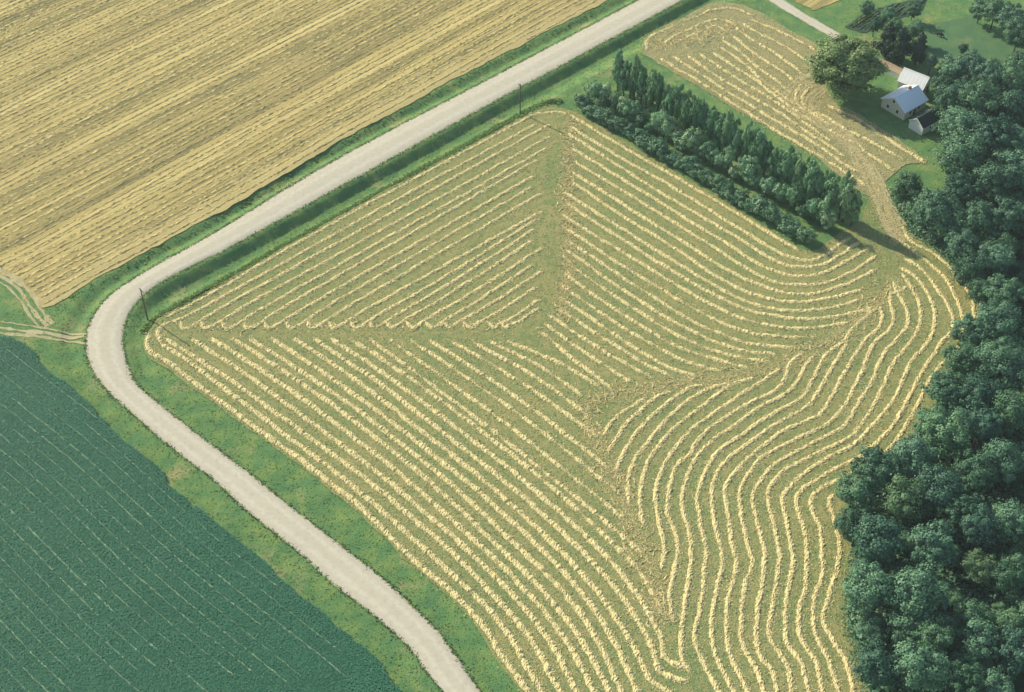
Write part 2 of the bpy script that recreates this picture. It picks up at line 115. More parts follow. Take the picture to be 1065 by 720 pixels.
def mesh_np(name, V, Q, smooth=False):
    V = np.asarray(V, np.float32); Q = np.asarray(Q, np.int32)
    k = Q.shape[1]
    me = bpy.data.meshes.new(name)
    me.vertices.add(len(V)); me.vertices.foreach_set('co', V.ravel())
    me.loops.add(Q.size); me.loops.foreach_set('vertex_index', Q.ravel())
    me.polygons.add(len(Q))
    me.polygons.foreach_set('loop_start', np.arange(len(Q), dtype=np.int32) * k)
    me.polygons.foreach_set('loop_total', np.full(len(Q), k, np.int32))
    me.polygons.foreach_set('use_smooth', np.full(len(Q), smooth))
    me.update(calc_edges=True)
    return me

def attr(me, name, vals):
    a = me.attributes.new(name, 'FLOAT', 'POINT')
    a.data.foreach_set('value', np.asarray(vals, np.float32))

def noise1(s, seed, scale):
    r = np.random.default_rng(seed); t = r.uniform(-1, 1, 4096)
    x = s / scale + r.uniform(0, 500); i = np.floor(x).astype(int); f = x - i; f = f * f * (3 - 2 * f)
    return t[i % 4096] * (1 - f) + t[(i + 1) % 4096] * f

def noise2(x, y, seed, scale):
    r = np.random.default_rng(seed); t = r.uniform(-1, 1, (256, 256))
    x = x / scale + 900; y = y / scale + 900
    i = np.floor(x).astype(int); j = np.floor(y).astype(int); f = x - i; g = y - j
    f = f * f * (3 - 2 * f); g = g * g * (3 - 2 * g); i0, i1, j0, j1 = i % 256, (i + 1) % 256, j % 256, (j + 1) % 256
    return (t[i0, j0] * (1 - f) + t[i1, j0] * f) * (1 - g) + (t[i0, j1] * (1 - f) + t[i1, j1] * f) * g

def resample(P, step, smooth=True):
    P = np.asarray(P, float)
    if smooth and len(P) > 2:                                   # Catmull-Rom through the surveyed points
        A = np.vstack([2 * P[0] - P[1], P, 2 * P[-1] - P[-2]]); out = []
        for i in range(1, len(A) - 2):
            n = max(2, int(np.linalg.norm(A[i + 1] - A[i]) / (step * .5)))
            t = np.linspace(0, 1, n, endpoint=False)[:, None]
            p0, p1, p2, p3 = A[i - 1], A[i], A[i + 1], A[i + 2]
            out.append(.5 * (2 * p1 + (p2 - p0) * t + (2 * p0 - 5 * p1 + 4 * p2 - p3) * t ** 2 + (3 * p1 - p0 - 3 * p2 + p3) * t ** 3))
        P = np.vstack(out + [P[-1:]])
    d = np.concatenate([[0], np.cumsum(np.linalg.norm(np.diff(P, axis=0), axis=1))])
    n = max(2, int(d[-1] / step) + 1)
    s = np.linspace(0, d[-1], n)
    return np.stack([np.interp(s, d, P[:, 0]), np.interp(s, d, P[:, 1])], 1), s

def normals2(P):
    t = np.gradient(P, axis=0); t /= np.maximum(np.linalg.norm(t, axis=1), 1e-9)[:, None]
    return np.stack([-t[:, 1], t[:, 0]], 1)

def inside(x, y, poly):
    poly = np.asarray(poly); r = np.zeros(x.shape, bool); j = len(poly) - 1
    for i in range(len(poly)):
        xi, yi = poly[i]; xj, yj = poly[j]
        c = ((yi > y) != (yj > y)) & (x < (xj - xi) * (y - yi) / (yj - yi + 1e-12) + xi)
        r ^= c; j = i
    return r

def dist_poly(x, y, P, closed=False):
    P = np.asarray(P, float)
    if closed: P = np.vstack([P, P[:1]])
    best = np.full(x.shape, 1e9); qx = np.zeros(x.shape); qy = np.zeros(x.shape)
    for a, b in zip(P[:-1], P[1:]):
        d = b - a; L = d @ d + 1e-12
        t = np.clip(((x - a[0]) * d[0] + (y - a[1]) * d[1]) / L, 0, 1)
        px, py = a[0] + t * d[0], a[1] + t * d[1]; dd = np.hypot(x - px, y - py)
        m = dd < best; best[m] = dd[m]; qx[m] = px[m]; qy[m] = py[m]
    return best, qx, qy

def ragged(poly, seed, amp=.35, step=1.4):
    P, s = resample(np.vstack([poly, poly[:1]]), step, False)
    N = normals2(P)
    return (P + N * (noise1(s, seed, 2.2) * amp + noise1(s, seed + 1, 7) * amp)[:, None])[:-1]

def sheet(name, poly, step, z, mat, seed=1, amp=.35, bump=0.0, lift=0.0):
    """a field laid on the ground inside a surveyed outline"""
    poly = ragged(poly, seed, amp); lo = poly.min(0) - step; hi = poly.max(0) + step
    xs = np.arange(lo[0], hi[0] + step, step); ys = np.arange(lo[1], hi[1] + step, step)
    X, Y = np.meshgrid(xs, ys, indexing='ij'); X = X.ravel(); Y = Y.ravel()
    I = inside(X, Y, poly); nx, ny = len(xs), len(ys)
    idx = np.arange(nx * ny).reshape(nx, ny)
    Q = np.stack([idx[:-1, :-1], idx[1:, :-1], idx[1:, 1:], idx[:-1, 1:]], -1).reshape(-1, 4)
    Q = Q[I[Q].any(1)]
    out = np.unique(Q[~I[Q]])
    _, qx, qy = dist_poly(X[out], Y[out], poly, True); X[out] = qx; Y[out] = qy
    use = np.unique(Q); re = np.zeros(nx * ny, int); re[use] = np.arange(len(use))
    ins = I[use]; X, Y = X[use], Y[use]; Z = np.where(ins, z + lift, z)
    if bump: Z = Z + bump * (noise2(X, Y, seed, 2.1) + noise2(X, Y, seed + 5, 9.0)) * .5 + bump
    me = mesh_np(name, np.stack([X, Y, Z], 1), re[Q], True)
    o = link(name, me, [mat]); tag(o, kind='structure')
    return o, X, Y

# ------------------------------------------------------------------ materials
def mat(name):
    m = bpy.data.materials.new(name); m.use_nodes = True
    nt = m.node_tree; b = nt.nodes['Principled BSDF']
    b.inputs['Roughness'].default_value = .9
    b.inputs['Specular IOR Level'].default_value = .15
    return m, nt, b

def nd(nt, t, **k):
    n = nt.nodes.new(t)
    for a, v in k.items(): setattr(n, a, v)
    return n

def L(nt, a, b): nt.links.new(a, b)

def noise(nt, vec, scale, detail=4, rough=.6):
    n = nd(nt, 'ShaderNodeTexNoise'); n.inputs['Scale'].default_value = scale
    n.inputs['Detail'].default_value = detail; n.inputs['Roughness'].default_value = rough
    if vec is not None: L(nt, vec, n.inputs['Vector'])
    return n.outputs['Fac']

def ramp(nt, fac, stops):
    r = nd(nt, 'ShaderNodeValToRGB'); e = r.color_ramp.elements
    while len(e) < len(stops): e.new(.5)
    for i, (p, c) in enumerate(stops): e[i].position = p; e[i].color = (*c, 1)
    L(nt, fac, r.inputs[0]); return r.outputs[0]

def mix(nt, fac, a, b, mode='MIX'):
    m = nd(nt, 'ShaderNodeMix', data_type='RGBA', blend_type=mode)
    if isinstance(fac, float): m.inputs[0].default_value = fac
    else: L(nt, fac, m.inputs[0])
    for s, v in ((6, a), (7, b)):
        if isinstance(v, tuple): m.inputs[s].default_value = (*v, 1)
        else: L(nt, v, m.inputs[s])
    return m.outputs[2]

def math_(nt, op, a, b=None, clamp=False):
    m = nd(nt, 'ShaderNodeMath', operation=op, use_clamp=clamp)
    for i, v in enumerate((a, b)):
        if v is None: continue
        if isinstance(v, (int, float)): m.inputs[i].default_value = v
        else: L(nt, v, m.inputs[i])
    return m.outputs[0]

def maprange(nt, v, a, b, c=0., d=1.):
    m = nd(nt, 'ShaderNodeMapRange'); m.inputs[1].default_value = a; m.inputs[2].default_value = b
    m.inputs[3].default_value = c; m.inputs[4].default_value = d
    L(nt, v, m.inputs[0]); return m.outputs[0]

def pos(nt): return nd(nt, 'ShaderNodeNewGeometry').outputs['Position']

def rotated(nt, vec, deg, sx, sy):
    """world position turned by deg and stretched: streaks along a direction"""
    m = nd(nt, 'ShaderNodeMapping', vector_type='TEXTURE'); m.inputs['Rotation'].default_value[2] = math.radians(deg)
    m.inputs['Scale'].default_value = (sx, sy, 1); L(nt, vec, m.inputs[0]); return m.outputs[0]

def bump(nt, b, h, strength=.5, dist=.2):
    n = nd(nt, 'ShaderNodeBump'); n.inputs['Strength'].default_value = strength; n.inputs['Distance'].default_value = dist
    L(nt, h, n.inputs['Height']); L(nt, n.outputs[0], b.inputs['Normal'])

def plain(name, col, rough=.8, var=.12, scale=1.5, spec=.2, metal=0.):
    m, nt, b = mat(name)
    f = noise(nt, pos(nt), scale, 5)
    L(nt, mix(nt, f, tuple(c * (1 - var) for c in col), tuple(min(1, c * (1 + var)) for c in col)), b.inputs['Base Color'])
    b.inputs['Roughness'].default_value = rough; b.inputs['Specular IOR Level'].default_value = spec; b.inputs['Metallic'].default_value = metal
    return m

def grass_mat(name, lo, midc, hi, dry, dry_at=.66):
    m, nt, b = mat(name); p = pos(nt)
    c = ramp(nt, noise(nt, p, .22, 6, .65), [(.30, lo), (.48, midc), (.68, hi)])
    c = mix(nt, maprange(nt, noise(nt, p, .07, 5, .7), dry_at - .06, dry_at + .06), c, dry)
    f = noise(nt, p, 2.2, 4, .7)
    c = mix(nt, maprange(nt, f, .3, .7, 0, .25), c, mix(nt, .35, c, (.02, .04, .015)))
    L(nt, c, b.inputs['Base Color']); bump(nt, b, f, .7, .35)
    return m

M = {}
M['grass'] = grass_mat('verge_grass', (.080, .190, .080), (.120, .230, .080), (.200, .285, .085), (.30, .30, .13), .62)
M['lawn'] = grass_mat('yard_grass', (.075, .165, .080), (.09, .185, .085), (.12, .21, .09), (.17, .22, .10), .62)
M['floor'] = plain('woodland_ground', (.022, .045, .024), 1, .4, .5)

def stubble_mat(name, g1, g2, t1, t2):
    m, nt, b = mat(name); p = pos(nt)
    a = nd(nt, 'ShaderNodeAttribute', attribute_name='off').outputs['Fac']
    n1 = noise(nt, p, .42, 5, .72); n2 = noise(nt, p, .045, 4, .6); n3 = noise(nt, p, 2.4, 4, .75)
    s = math_(nt, 'ADD', math_(nt, 'MULTIPLY', a, .8), math_(nt, 'MULTIPLY', math_(nt, 'SUBTRACT', n1, .5), 3.2))
    s = math_(nt, 'ADD', s, math_(nt, 'MULTIPLY', math_(nt, 'SUBTRACT', n2, .5), 1.6))
    c = mix(nt, maprange(nt, s, .15, 1.0), mix(nt, n2, g1, g2), mix(nt, n2, t1, t2))
    c = mix(nt, maprange(nt, n3, .52, .72, 0, .6), c, tuple(v * 1.7 for v in t1))
    c = mix(nt, maprange(nt, n3, .47, .28, 0, .7), c, tuple(v * .5 for v in g1))
    L(nt, c, b.inputs['Base Color']); bump(nt, b, n3, .8, .3)
    return m
M['stubble'] = stubble_mat('mown_stubble', (.172, .240, .090), (.205, .250, .094), (.345, .295, .125), (.31, .30, .118))
M['stubble_dry'] = stubble_mat('dry_mown_stubble', (.20, .235, .105), (.235, .24, .11), (.36, .315, .155), (.33, .295, .145))


def wheat_mat():
    m, nt, b = mat('grain_stubble'); p = pos(nt)
    st = noise(nt, rotated(nt, p, GRAIN_DIR, 70, 1.0), .42, 3, .6)
    st2 = noise(nt, rotated(nt, p, GRAIN_DIR, 40, 1.0), 1.25, 3, .6)
    band = noise(nt, rotated(nt, p, GRAIN_DIR, 90, 1.0), .13, 3, .6)
    n2 = noise(nt, p, .022, 4, .6); n3 = noise(nt, p, 1.6, 5, .78)
    st = math_(nt, 'ADD', math_(nt, 'MULTIPLY', st, .6), math_(nt, 'MULTIPLY', math_(nt, 'ADD', math_(nt, 'MULTIPLY', math_(nt, 'SUBTRACT', band, .5), 2.4), .5), .4))
    c = ramp(nt, st, [(.34, (.185, .168, .075)), (.44, (.315, .262, .10)), (.54, (.485, .39, .145)), (.68, (.66, .54, .23))])
    c = mix(nt, maprange(nt, st2, .47, .34, 0, .75), c, (.145, .145, .080))
    c = mix(nt, maprange(nt, n2, .48, .64, 0, .45), c, (.45, .345, .14))
    c = mix(nt, maprange(nt, n3, .52, .72, 0, .4), c, (.62, .50, .23))
    c = mix(nt, maprange(nt, n3, .46, .26, 0, .6), c, (.22, .19, .085))
    eg = nd(nt, 'ShaderNodeAttribute', attribute_name='edge').outputs['Fac']
    eg = math_(nt, 'ADD', eg, math_(nt, 'MULTIPLY', math_(nt, 'SUBTRACT', noise(nt, p, .12, 4, .6), .5), 14.0))
    c = mix(nt, maprange(nt, eg, 9, 3, 0, .6), c, mix(nt, n3, (.36, .30, .13), (.70, .58, .28)))
    L(nt, c, b.inputs['Base Color']); bump(nt, b, n3, .7, .3)
    return m
M['wheat'] = wheat_mat()

def straw_mat(name, lo, hi, g):
    m, nt, b = mat(name); p = pos(nt)
    c = mix(nt, noise(nt, p, 1.6, 4, .7), lo, hi)
    c = mix(nt, maprange(nt, noise(nt, p, .25, 3), .52, .72, 0, .5), c, g)
    c = mix(nt, maprange(nt, noise(nt, p, 6, 3, .8), .45, .2, 0, .6), c, (.25, .2, .09))
    L(nt, c, b.inputs['Base Color']); b.inputs['Roughness'].default_value = .75
    return m
M['straw'] = straw_mat('cut_straw', (.53, .435, .19), (.76, .65, .335), (.50, .475, .21))
M['straw2'] = straw_mat('grain_straw', (.50, .395, .15), (.71, .58, .26), (.57, .43, .17))

def road_mat():
    m, nt, b = mat('gravel'); p = pos(nt)
    w = nd(nt, 'ShaderNodeAttribute', attribute_name='across').outputs['Fac']
    n1 = noise(nt, p, .9, 6, .7); n2 = noise(nt, p, .12, 4)
    c = mix(nt, n2, (.46, .42, .325), (.54, .50, .395))
    k = math_(nt, 'ABSOLUTE', math_(nt, 'SUBTRACT', math_(nt, 'ABSOLUTE', w), .42))
    c = mix(nt, maprange(nt, math_(nt, 'ADD', k, math_(nt, 'MULTIPLY', math_(nt, 'SUBTRACT', n1, .5), .35)), .0, .26, .55, 0), c, (.60, .56, .46))
    e = math_(nt, 'ADD', math_(nt, 'ABSOLUTE', w), math_(nt, 'MULTIPLY', math_(nt, 'SUBTRACT', n1, .5), .55))
    c = mix(nt, maprange(nt, e, .86, 1.08), c, (.27, .27, .17))
    c = mix(nt, maprange(nt, n1, .48, .72, 0, .45), c, (.36, .33, .26))
    L(nt, c, b.inputs['Base Color']); bump(nt, b, noise(nt, p, 5, 4, .7), .4, .1)
    return m
M['gravel'] = road_mat()
def track_mat():
    m, nt, b = mat('worn_track'); p = pos(nt)
    n1 = noise(nt, p, .5, 6, .75); n2 = noise(nt, p, 2.4, 4, .75)
    c = mix(nt, maprange(nt, n1, .40, .60), (.47, .41, .24), (.34, .31, .16))
    c = mix(nt, maprange(nt, n2, .5, .75, 0, .5), c, (.55, .48, .29))
    c = mix(nt, maprange(nt, n2, .45, .25, 0, .6), c, (.16, .18, .08))
    L(nt, c, b.inputs['Base Color']); bump(nt, b, n2, .6, .2); return m
M['track'] = track_mat()

def soy_mat():
    m, nt, b = mat('soybean_leaf'); p = pos(nt)
    c = ramp(nt, noise(nt, p, .06, 4, .6), [(.3, (.026, .122, .070)), (.7, (.037, .148, .084))])
    c = mix(nt, maprange(nt, noise(nt, p, 3, 3, .7), .35, .7, 0, .35), c, (.048, .160, .096))
    L(nt, c, b.inputs['Base Color']); b.inputs['Roughness'].default_value = .6; return m
M['soy'] = soy_mat()
M['soyline'] = straw_mat('pale_row_plants', (.11, .23, .14), (.25, .35, .22), (.07, .18, .105))

def leaf_mat(name, lo, hi, tr=.14):
    m, nt, b = mat(name); p = pos(nt)
    oi = nd(nt, 'ShaderNodeObjectInfo').outputs['Random']
    f = math_(nt, 'ADD', math_(nt, 'MULTIPLY', noise(nt, p, .45, 3, .6), .8), math_(nt, 'MULTIPLY', math_(nt, 'SUBTRACT', oi, .45), .75), True)
    c = mix(nt, f, lo, hi)
    h = nd(nt, 'ShaderNodeHueSaturation'); L(nt, c, h.inputs['Color'])
    L(nt, maprange(nt, math_(nt, 'FRACT', math_(nt, 'MULTIPLY', oi, 7.3)), 0, 1, .475, .52), h.inputs['Hue'])
    L(nt, maprange(nt, noise(nt, p, 2.5, 2), .3, .7, .75, 1.25), h.inputs['Value'])
    c = h.outputs[0]
    L(nt, c, b.inputs['Base Color']); b.inputs['Roughness'].default_value = .55; b.inputs['Specular IOR Level'].default_value = .3
    t = nd(nt, 'ShaderNodeBsdfTranslucent'); L(nt, c, t.inputs[0])
    ms = nd(nt, 'ShaderNodeMixShader'); ms.inputs[0].default_value = tr
    L(nt, b.outputs[0], ms.inputs[1]); L(nt, t.outputs[0], ms.inputs[2])
    L(nt, ms.outputs[0], nt.nodes['Material Output'].inputs['Surface'])
    return m
M['leaf'] = leaf_mat('broad_leaves', (.026, .095, .062), (.16, .315, .165))
M['leaf_pop'] = leaf_mat('poplar_leaves', (.105, .25, .13), (.24, .41, .21))
M['leaf_pale'] = leaf_mat('pale_leaves', (.19, .36, .19), (.30, .47, .25))
M['leaf_shrub'] = leaf_mat('shrub_leaves', (.068, .175, .095), (.16, .29, .145))
M['leaf_yel'] = leaf_mat('yellow_green_leaves', (.04, .115, .055), (.15, .275, .12))
M['leaf_oak'] = leaf_mat('shade_tree_leaves', (.070, .15, .055), (.19, .275, .095))
M['needle'] = leaf_mat('spruce_needles', (.018, .050, .036), (.040, .085, .055), .1)
M['regrow'] = leaf_mat('regrowth', (.15, .215, .080), (.26, .285, .11), .3)
M['bark'] = plain('bark', (.10, .08, .06), 1, .3, 3)
M['blade'] = leaf_mat('grass_blades', (.12, .215, .085), (.23, .30, .105), .6)
M['blade_dry'] = leaf_mat('dry_grass_blades', (.22, .26, .11), (.36, .35, .16), .5)
M['pole'] = plain('weathered_pole', (.13, .10, .075), .9, .25, 4)
M['white'] = plain('white_paint', (.76, .76, .72), .6, .06, 2)
M['cream'] = plain('cream_siding', (.66, .63, .50), .7, .08, 2)
M['metal_roof'] = plain('galvanised_roof', (.80, .87, .91), .45, .06, 1.2, .5)
M['white_roof'] = plain('white_roof', (.80, .81, .80), .6, .06, 1)
M['dark_roof'] = plain('dark_shingles', (.035, .05, .05), .9, .25, 3)
M['tan_roof'] = plain('tan_shingles', (.36, .27, .18), .9, .2, 2)
M['glass'] = plain('window_glass', (.03, .035, .04), .15, .1, 2, .6)
M['trim'] = plain('trim_paint', (.80, .80, .78), .6, .05, 2)
M['brick'] = plain('chimney_brick', (.30, .15, .11), .9, .25, 5)
M['ceramic'] = plain('insulator_glaze', (.45, .42, .38), .3, .1, 5)
M['hide'] = plain('dark_hide', (.035, .028, .024), .8, .3, 4)
M['garden'] = plain('garden_soil_and_greens', (.045, .075, .05), 1, .4, .8)

# ------------------------------------------------------------------ ground with road ditches
def sstep(v, a, b):
    t = np.clip((v - a) / (b - a), 0, 1); return t * t * (3 - 2 * t)
RLn, _ = resample(ROAD_L[1:-1], 3.2); RRn, _ = resample(ROAD_R[1:-1], 3.2)
RLn = np.vstack([ROAD_L[0], RLn, ROAD_L[-1]]); RRn = np.vstack([ROAD_R[0], RRn, ROAD_R[-1]])
road_poly = np.vstack([RLn, RRn[::-1]])
field_polys = [HAY, STRIP, WHEAT, SOY]
def ground_z(x, y):
    dl, _, _ = dist_poly(x, y, RLn); dr, _, _ = dist_poly(x, y, RRn)
    on = inside(x, y, road_poly); left = dl < dr; d = np.minimum(dl, dr)
    f1 = sstep(y, 262, 282)
    kl = np.interp(d, [0, .8, 2.3, 3.3, 6.0, 7.4], [-.02, -.10, -.80, -.85, -.12, -.1])
    kr = np.interp(d, [0, 1.2, 3.9, 6.0, 10.4, 11.5], [-.02, -.10, -1.7, -1.75, -.12, -.1])
    kf = np.interp(d, [0, 1, 3.0, 4.5, 7], [-.02, -.10, -.55, -.55, -.1])
    z = np.where(left, kl, kr) * f1 + kf * (1 - f1)
    z = np.where(on, -.1, z)
    n = noise2(x, y, 3, 1.7) * .07 + noise2(x, y, 4, 4.5) * .10
    z = z + np.where(on | (d < .6), 0, n * np.clip(d / 3, 0, 1)) * np.where(z < -.15, 1.2, .25)
    return np.minimum(z, -.02)
xs = np.arange(-190, 190.1, .62); ys = np.arange(148, 446, .62)
X, Y = np.meshgrid(xs, ys, indexing='ij'); sh = X.shape
Z = ground_z(X.ravel(), Y.ravel())
bx = np.isin(np.arange(sh[0]), (0, sh[0] - 1))[:, None] | np.isin(np.arange(sh[1]), (0, sh[1] - 1))[None]
Z[bx.ravel()] = -.1
V = np.stack([X.ravel(), Y.ravel(), Z], 1)
idx = np.arange(V.shape[0]).reshape(sh)
Q = np.stack([idx[:-1, :-1], idx[1:, :-1], idx[1:, 1:], idx[:-1, 1:]], -1).reshape(-1, 4)
x0, x1, y0, y1, R0 = xs[0], xs[-1], ys[0], ys[-1], 9000
n0 = len(V)
V = np.vstack([V, [[-R0, -R0, -.1], [R0, -R0, -.1], [R0, R0, -.1], [-R0, R0, -.1], [x0, y0, -.1], [x1, y0, -.1], [x1, y1, -.1], [x0, y1, -.1]]])
Q = np.vstack([Q, [[n0, n0 + 1, n0 + 5, n0 + 4], [n0 + 1, n0 + 2, n0 + 6, n0 + 5], [n0 + 2, n0 + 3, n0 + 7, n0 + 6], [n0 + 3, n0, n0 + 4, n0 + 7]]])
ground = link('ground', mesh_np('ground', V, Q, True), [M['grass']]); tag(ground, kind='structure')

# ------------------------------------------------------------------ fields
hay, hx, hy = sheet('hay_field', HAY, .8, .03, M['stubble'], 21, .3)
strip, sx_, sy_ = sheet('strip_field', STRIP, .9, .03, M['stubble_dry'], 23, .4)
def off_attr(o, X, Y, rows, half):
    pts = np.vstack([resample(r, .6)[0] for r in rows]); kd = kdtree.KDTree(len(pts))
    for i, q in enumerate(pts): kd.insert((q[0], q[1], 0), i)
    kd.balance()
    v = np.array([kd.find((a, b, 0))[2] / half for a, b in zip(X, Y)])
    attr(o.data, 'off', np.where(v < 1.1, v, np.clip(2.0 - v, .25, 1)))
off_attr(hay, hx, hy, ROWS_T + ROWS_B + ROWS_R + ROWS_F, 2.0)
off_attr(strip, sx_, sy_, ROWS_U, 2.4)
wheat, wx_, wy_ = sheet('grain_field', WHEAT, 1.2, .03, M['wheat'], 25, .35)
attr(wheat.data, 'edge', dist_poly(wx_, wy_, WHEAT[:11])[0])
soy, _, _ = sheet('soybean_field', SOY, 1.0, .03, M['soy'], 27, .5, lift=.36)
pasture, _, _ = sheet('pasture', PASTURE, 1.5, .02, M['lawn'], 29, .8)
garden, _, _ = sheet('garden_plot', GARDEN, 1.0, .03, M['garden'], 31, .4)
far, fx_, fy_ = sheet('far_grain_field', FAR_FIELD, 1.5, .03, M['wheat'], 33, .5)
attr(far.data, 'edge', np.full(len(fx_), 30.0))
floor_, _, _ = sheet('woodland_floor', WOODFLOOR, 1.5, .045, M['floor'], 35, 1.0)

# ------------------------------------------------------------------ road, lane and tracks
def ribbon(name, A, B, n, step, mat_, crown, zed, seed, edge=.35):
    m = max(int(max(np.linalg.norm(np.diff(np.array(A), axis=0), axis=1).sum(), 2) / step), 2)
    def rs(P):
        p, _ = resample(P, step); t = np.linspace(0, len(p) - 1, m); k = np.arange(len(p))
        return np.stack([np.interp(t, k, p[:, 0]), np.interp(t, k, p[:, 1])], 1)
    a, b = rs(A), rs(B); s = np.arange(m) * step
    V = []; W = []
    for i in range(n):
        t = i / (n - 1); w = 2 * t - 1
        e = 0
        if i == 0: e = -edge
        if i == n - 1: e = edge
        u = (b - a) / np.linalg.norm(b - a, axis=1)[:, None]
        j = (noise1(s, seed + i, 1.3) * .6 + noise1(s, seed + i + 50, 4) * .6) * edge if e else np.zeros(m)
        p = a * (1 - t) + b * t + u * (e * .3 + j)[:, None]
        V.append(np.column_stack([p, np.full(m, zed + crown * (1 - w * w)) - (0.10 if e else 0)])); W.append(np.full(m, w))
    V = np.array(V); idx = np.arange(n * m).reshape(n, m)
    Q = np.stack([idx[:-1, :-1], idx[:-1, 1:], idx[1:, 1:], idx[1:, :-1]], -1).reshape(-1, 4)
    if True: Q = Q[:, ::-1]
    me = mesh_np(name, V.reshape(-1, 3), Q, True); attr(me, 'across', np.concatenate(W))
    o = link(name, me, [mat_]); tag(o, kind='structure'); return o
def side(P, w):
    P = np.asarray(P); N = normals2(resample(P, 1e9, False)[0]) if len(P) < 3 else normals2(P)
    return P + N * w, P - N * w
road = ribbon('road', ROAD_L[1:-1], ROAD_R[1:-1], 11, .8, M['gravel'], .16, .04, 61)
lane = ribbon('farm_lane', LANE[0], LANE[1], 9, .8, M['gravel'], .05, .06, 71, .3)
def rut_track(P, offs, seed, z=.055, drape=False):
    """a worn farm track: ragged wheel ruts side by side, ground showing between them"""
    Vs, Qs, Ws, n0 = [], [], [], 0
    for j, (off, hw) in enumerate(offs):
        p, s = resample(P, .7); N = normals2(p); sd = seed + j * 31
        c = p + N * (off + noise1(s, sd, 14) * .35)[:, None]
        wl = hw * np.clip(.9 + .6 * noise1(s, sd + 1, 1.3) + .7 * noise1(s, sd + 2, 5), .05, 2); wr = hw * np.clip(.9 + .6 * noise1(s, sd + 3, 1.3) + .7 * noise1(s, sd + 4, 5), .05, 2); m = len(p)
        V = np.stack([np.column_stack([e, np.full(m, z + j * .004)]) for e in (c - N * wl[:, None], c, c + N * wr[:, None])])
        if drape:
            for e in V:
                g = np.maximum.reduce([ground_z(e[:, 0] + a, e[:, 1] + b) for a, b in ((0, 0), (.5, 0), (-.5, 0), (0, .5), (0, -.5))]) + .04 + j * .004
                f = inside(e[:, 0], e[:, 1], np.array(WHEAT)) | inside(e[:, 0], e[:, 1], np.array(SOY))
                e[:, 2] = np.where(f, np.maximum(g, .07 + j * .004), g)
        idx = np.arange(3 * m).reshape(3, m) + n0
        Vs.append(V.reshape(-1, 3)); Qs.append(np.stack([idx[:-1, :-1], idx[:-1, 1:], idx[1:, 1:], idx[1:, :-1]], -1).reshape(-1, 4)); n0 += 3 * m
    o = link('farm_track', mesh_np('farm_track', np.vstack(Vs), np.vstack(Qs)[:, ::-1], True), [M['track']]); tag(o, kind='structure')
rut_track(TRACKS[0], [(-1.7, .4), (-.7, .5), (.5, .35), (1.5, .45), (2.6, .25)], 81)
rut_track(TRACKS[1], [(-.9, .4), (.6, .45), (1.8, .3)], 83, .075)
rut_track(TRACK_W[0], [(-.95, .5), (.75, .6), (-2.4, .3)], 85, drape=True)
rut_track(TRACK_W[1], [(-.85, .45), (.85, .5), (2.3, .25)], 87, .075, True)

# ------------------------------------------------------------------ windrows
ORD = ['first', 'second', 'third', 'fourth', 'fifth', 'sixth', 'seventh', 'eighth', 'ninth', 'tenth', 'eleventh', 'twelfth', 'thirteenth', 'fourteenth', 'fifteenth', 'sixteenth', 'seventeenth', 'eighteenth', 'nineteenth', 'twentieth', 'twenty-first', 'twenty-second', 'twenty-third', 'twenty-fourth', 'twenty-fifth', 'twenty-sixth', 'twenty-seventh', 'twenty-eighth', 'twenty-ninth', 'thirtieth']
ORD += ['thirty-' + o for o in ORD[:9]] + ['fortieth'] + ['forty-' + o for o in ORD[:9]] + ['fiftieth'] + ['fifty-' + o for o in ORD[:9]]
PROF = [(-1.0, -.12), (-.72, .45), (-.36, .86), (0, 1.0), (.36, .86), (.72, .45), (1.0, -.12)]
def row_mesh(name, P, hw, hh, seed, clump=1.0, wob=.22, step=.3, base=.03, gaps=0.0):
    p, s = resample(P, step); N = normals2(p); n = len(p); r = np.random.default_rng(seed)
    p = p + N * (noise1(s, seed, 3.5) * wob + noise1(s, seed + 1, 1.2) * wob * .45)[:, None]
    c1 = noise1(s, seed + 2, .62); c2 = noise1(s, seed + 3, 5.0); c3 = noise1(s, seed + 9, .42)
    tap = np.clip(np.minimum(s, s[-1] - s) / 1.2, .15, 1) ** .6
    wid = hw * (1 + .20 * clump * c1 + .10 * c2 + .10 * c3) * tap
    hei = hh * np.clip(.80 + .42 * clump * c1 + .2 * c2 + .22 * c3, .12, 2) * tap
    if gaps: 
        g = np.clip((noise1(s, seed + 4, 1.6) + 1 - gaps) * 2.2, .12, 1); hei = hei * g; wid = wid * (.35 + .65 * g)
    V = np.zeros((n, 7, 3))
    for k, (u, v) in enumerate(PROF):
        j = r.normal(0, .05, n) * (1 if abs(u) < 1 else 1.8)
        q = p + N * (wid * u + j)[:, None]
        V[:, k, :2] = q; V[:, k, 2] = base + np.maximum(hei * v + r.normal(0, .075, n) * (abs(u) < 1), -.04)
    idx = np.arange(n * 7).reshape(n, 7)
    Q = np.stack([idx[:-1, :-1], idx[:-1, 1:], idx[1:, 1:], idx[1:, :-1]], -1).reshape(-1, 4)[:, ::-1]
    return mesh_np(name, V.reshape(-1, 3), Q, False)
def windrow(P, label, group, hw, hh, seed, **k):
    o = link('windrow', row_mesh('windrow', P, hw, hh, seed, **k), [M['straw']])
    return tag(o, label, 'windrow', group)
for i, P in enumerate(ROWS_T):
    windrow(P, f'straight pale straw windrow, {ORD[i]} from the road, in the triangle along the upper road', 'windrows in the triangle along the upper road', .58, .23, 100 + i * 11, clump=.6, wob=.14)
for i, P in enumerate(ROWS_B):
    windrow(P, f'clumpy pale straw windrow, {ORD[i]} from the lower road, in the block beside its verge', 'windrows in the block beside the lower road', .68 if i < 12 else .60, .27 if i < 12 else .23, 500 + i * 11, clump=1.15, wob=.16, gaps=0 if i < 11 else .35)
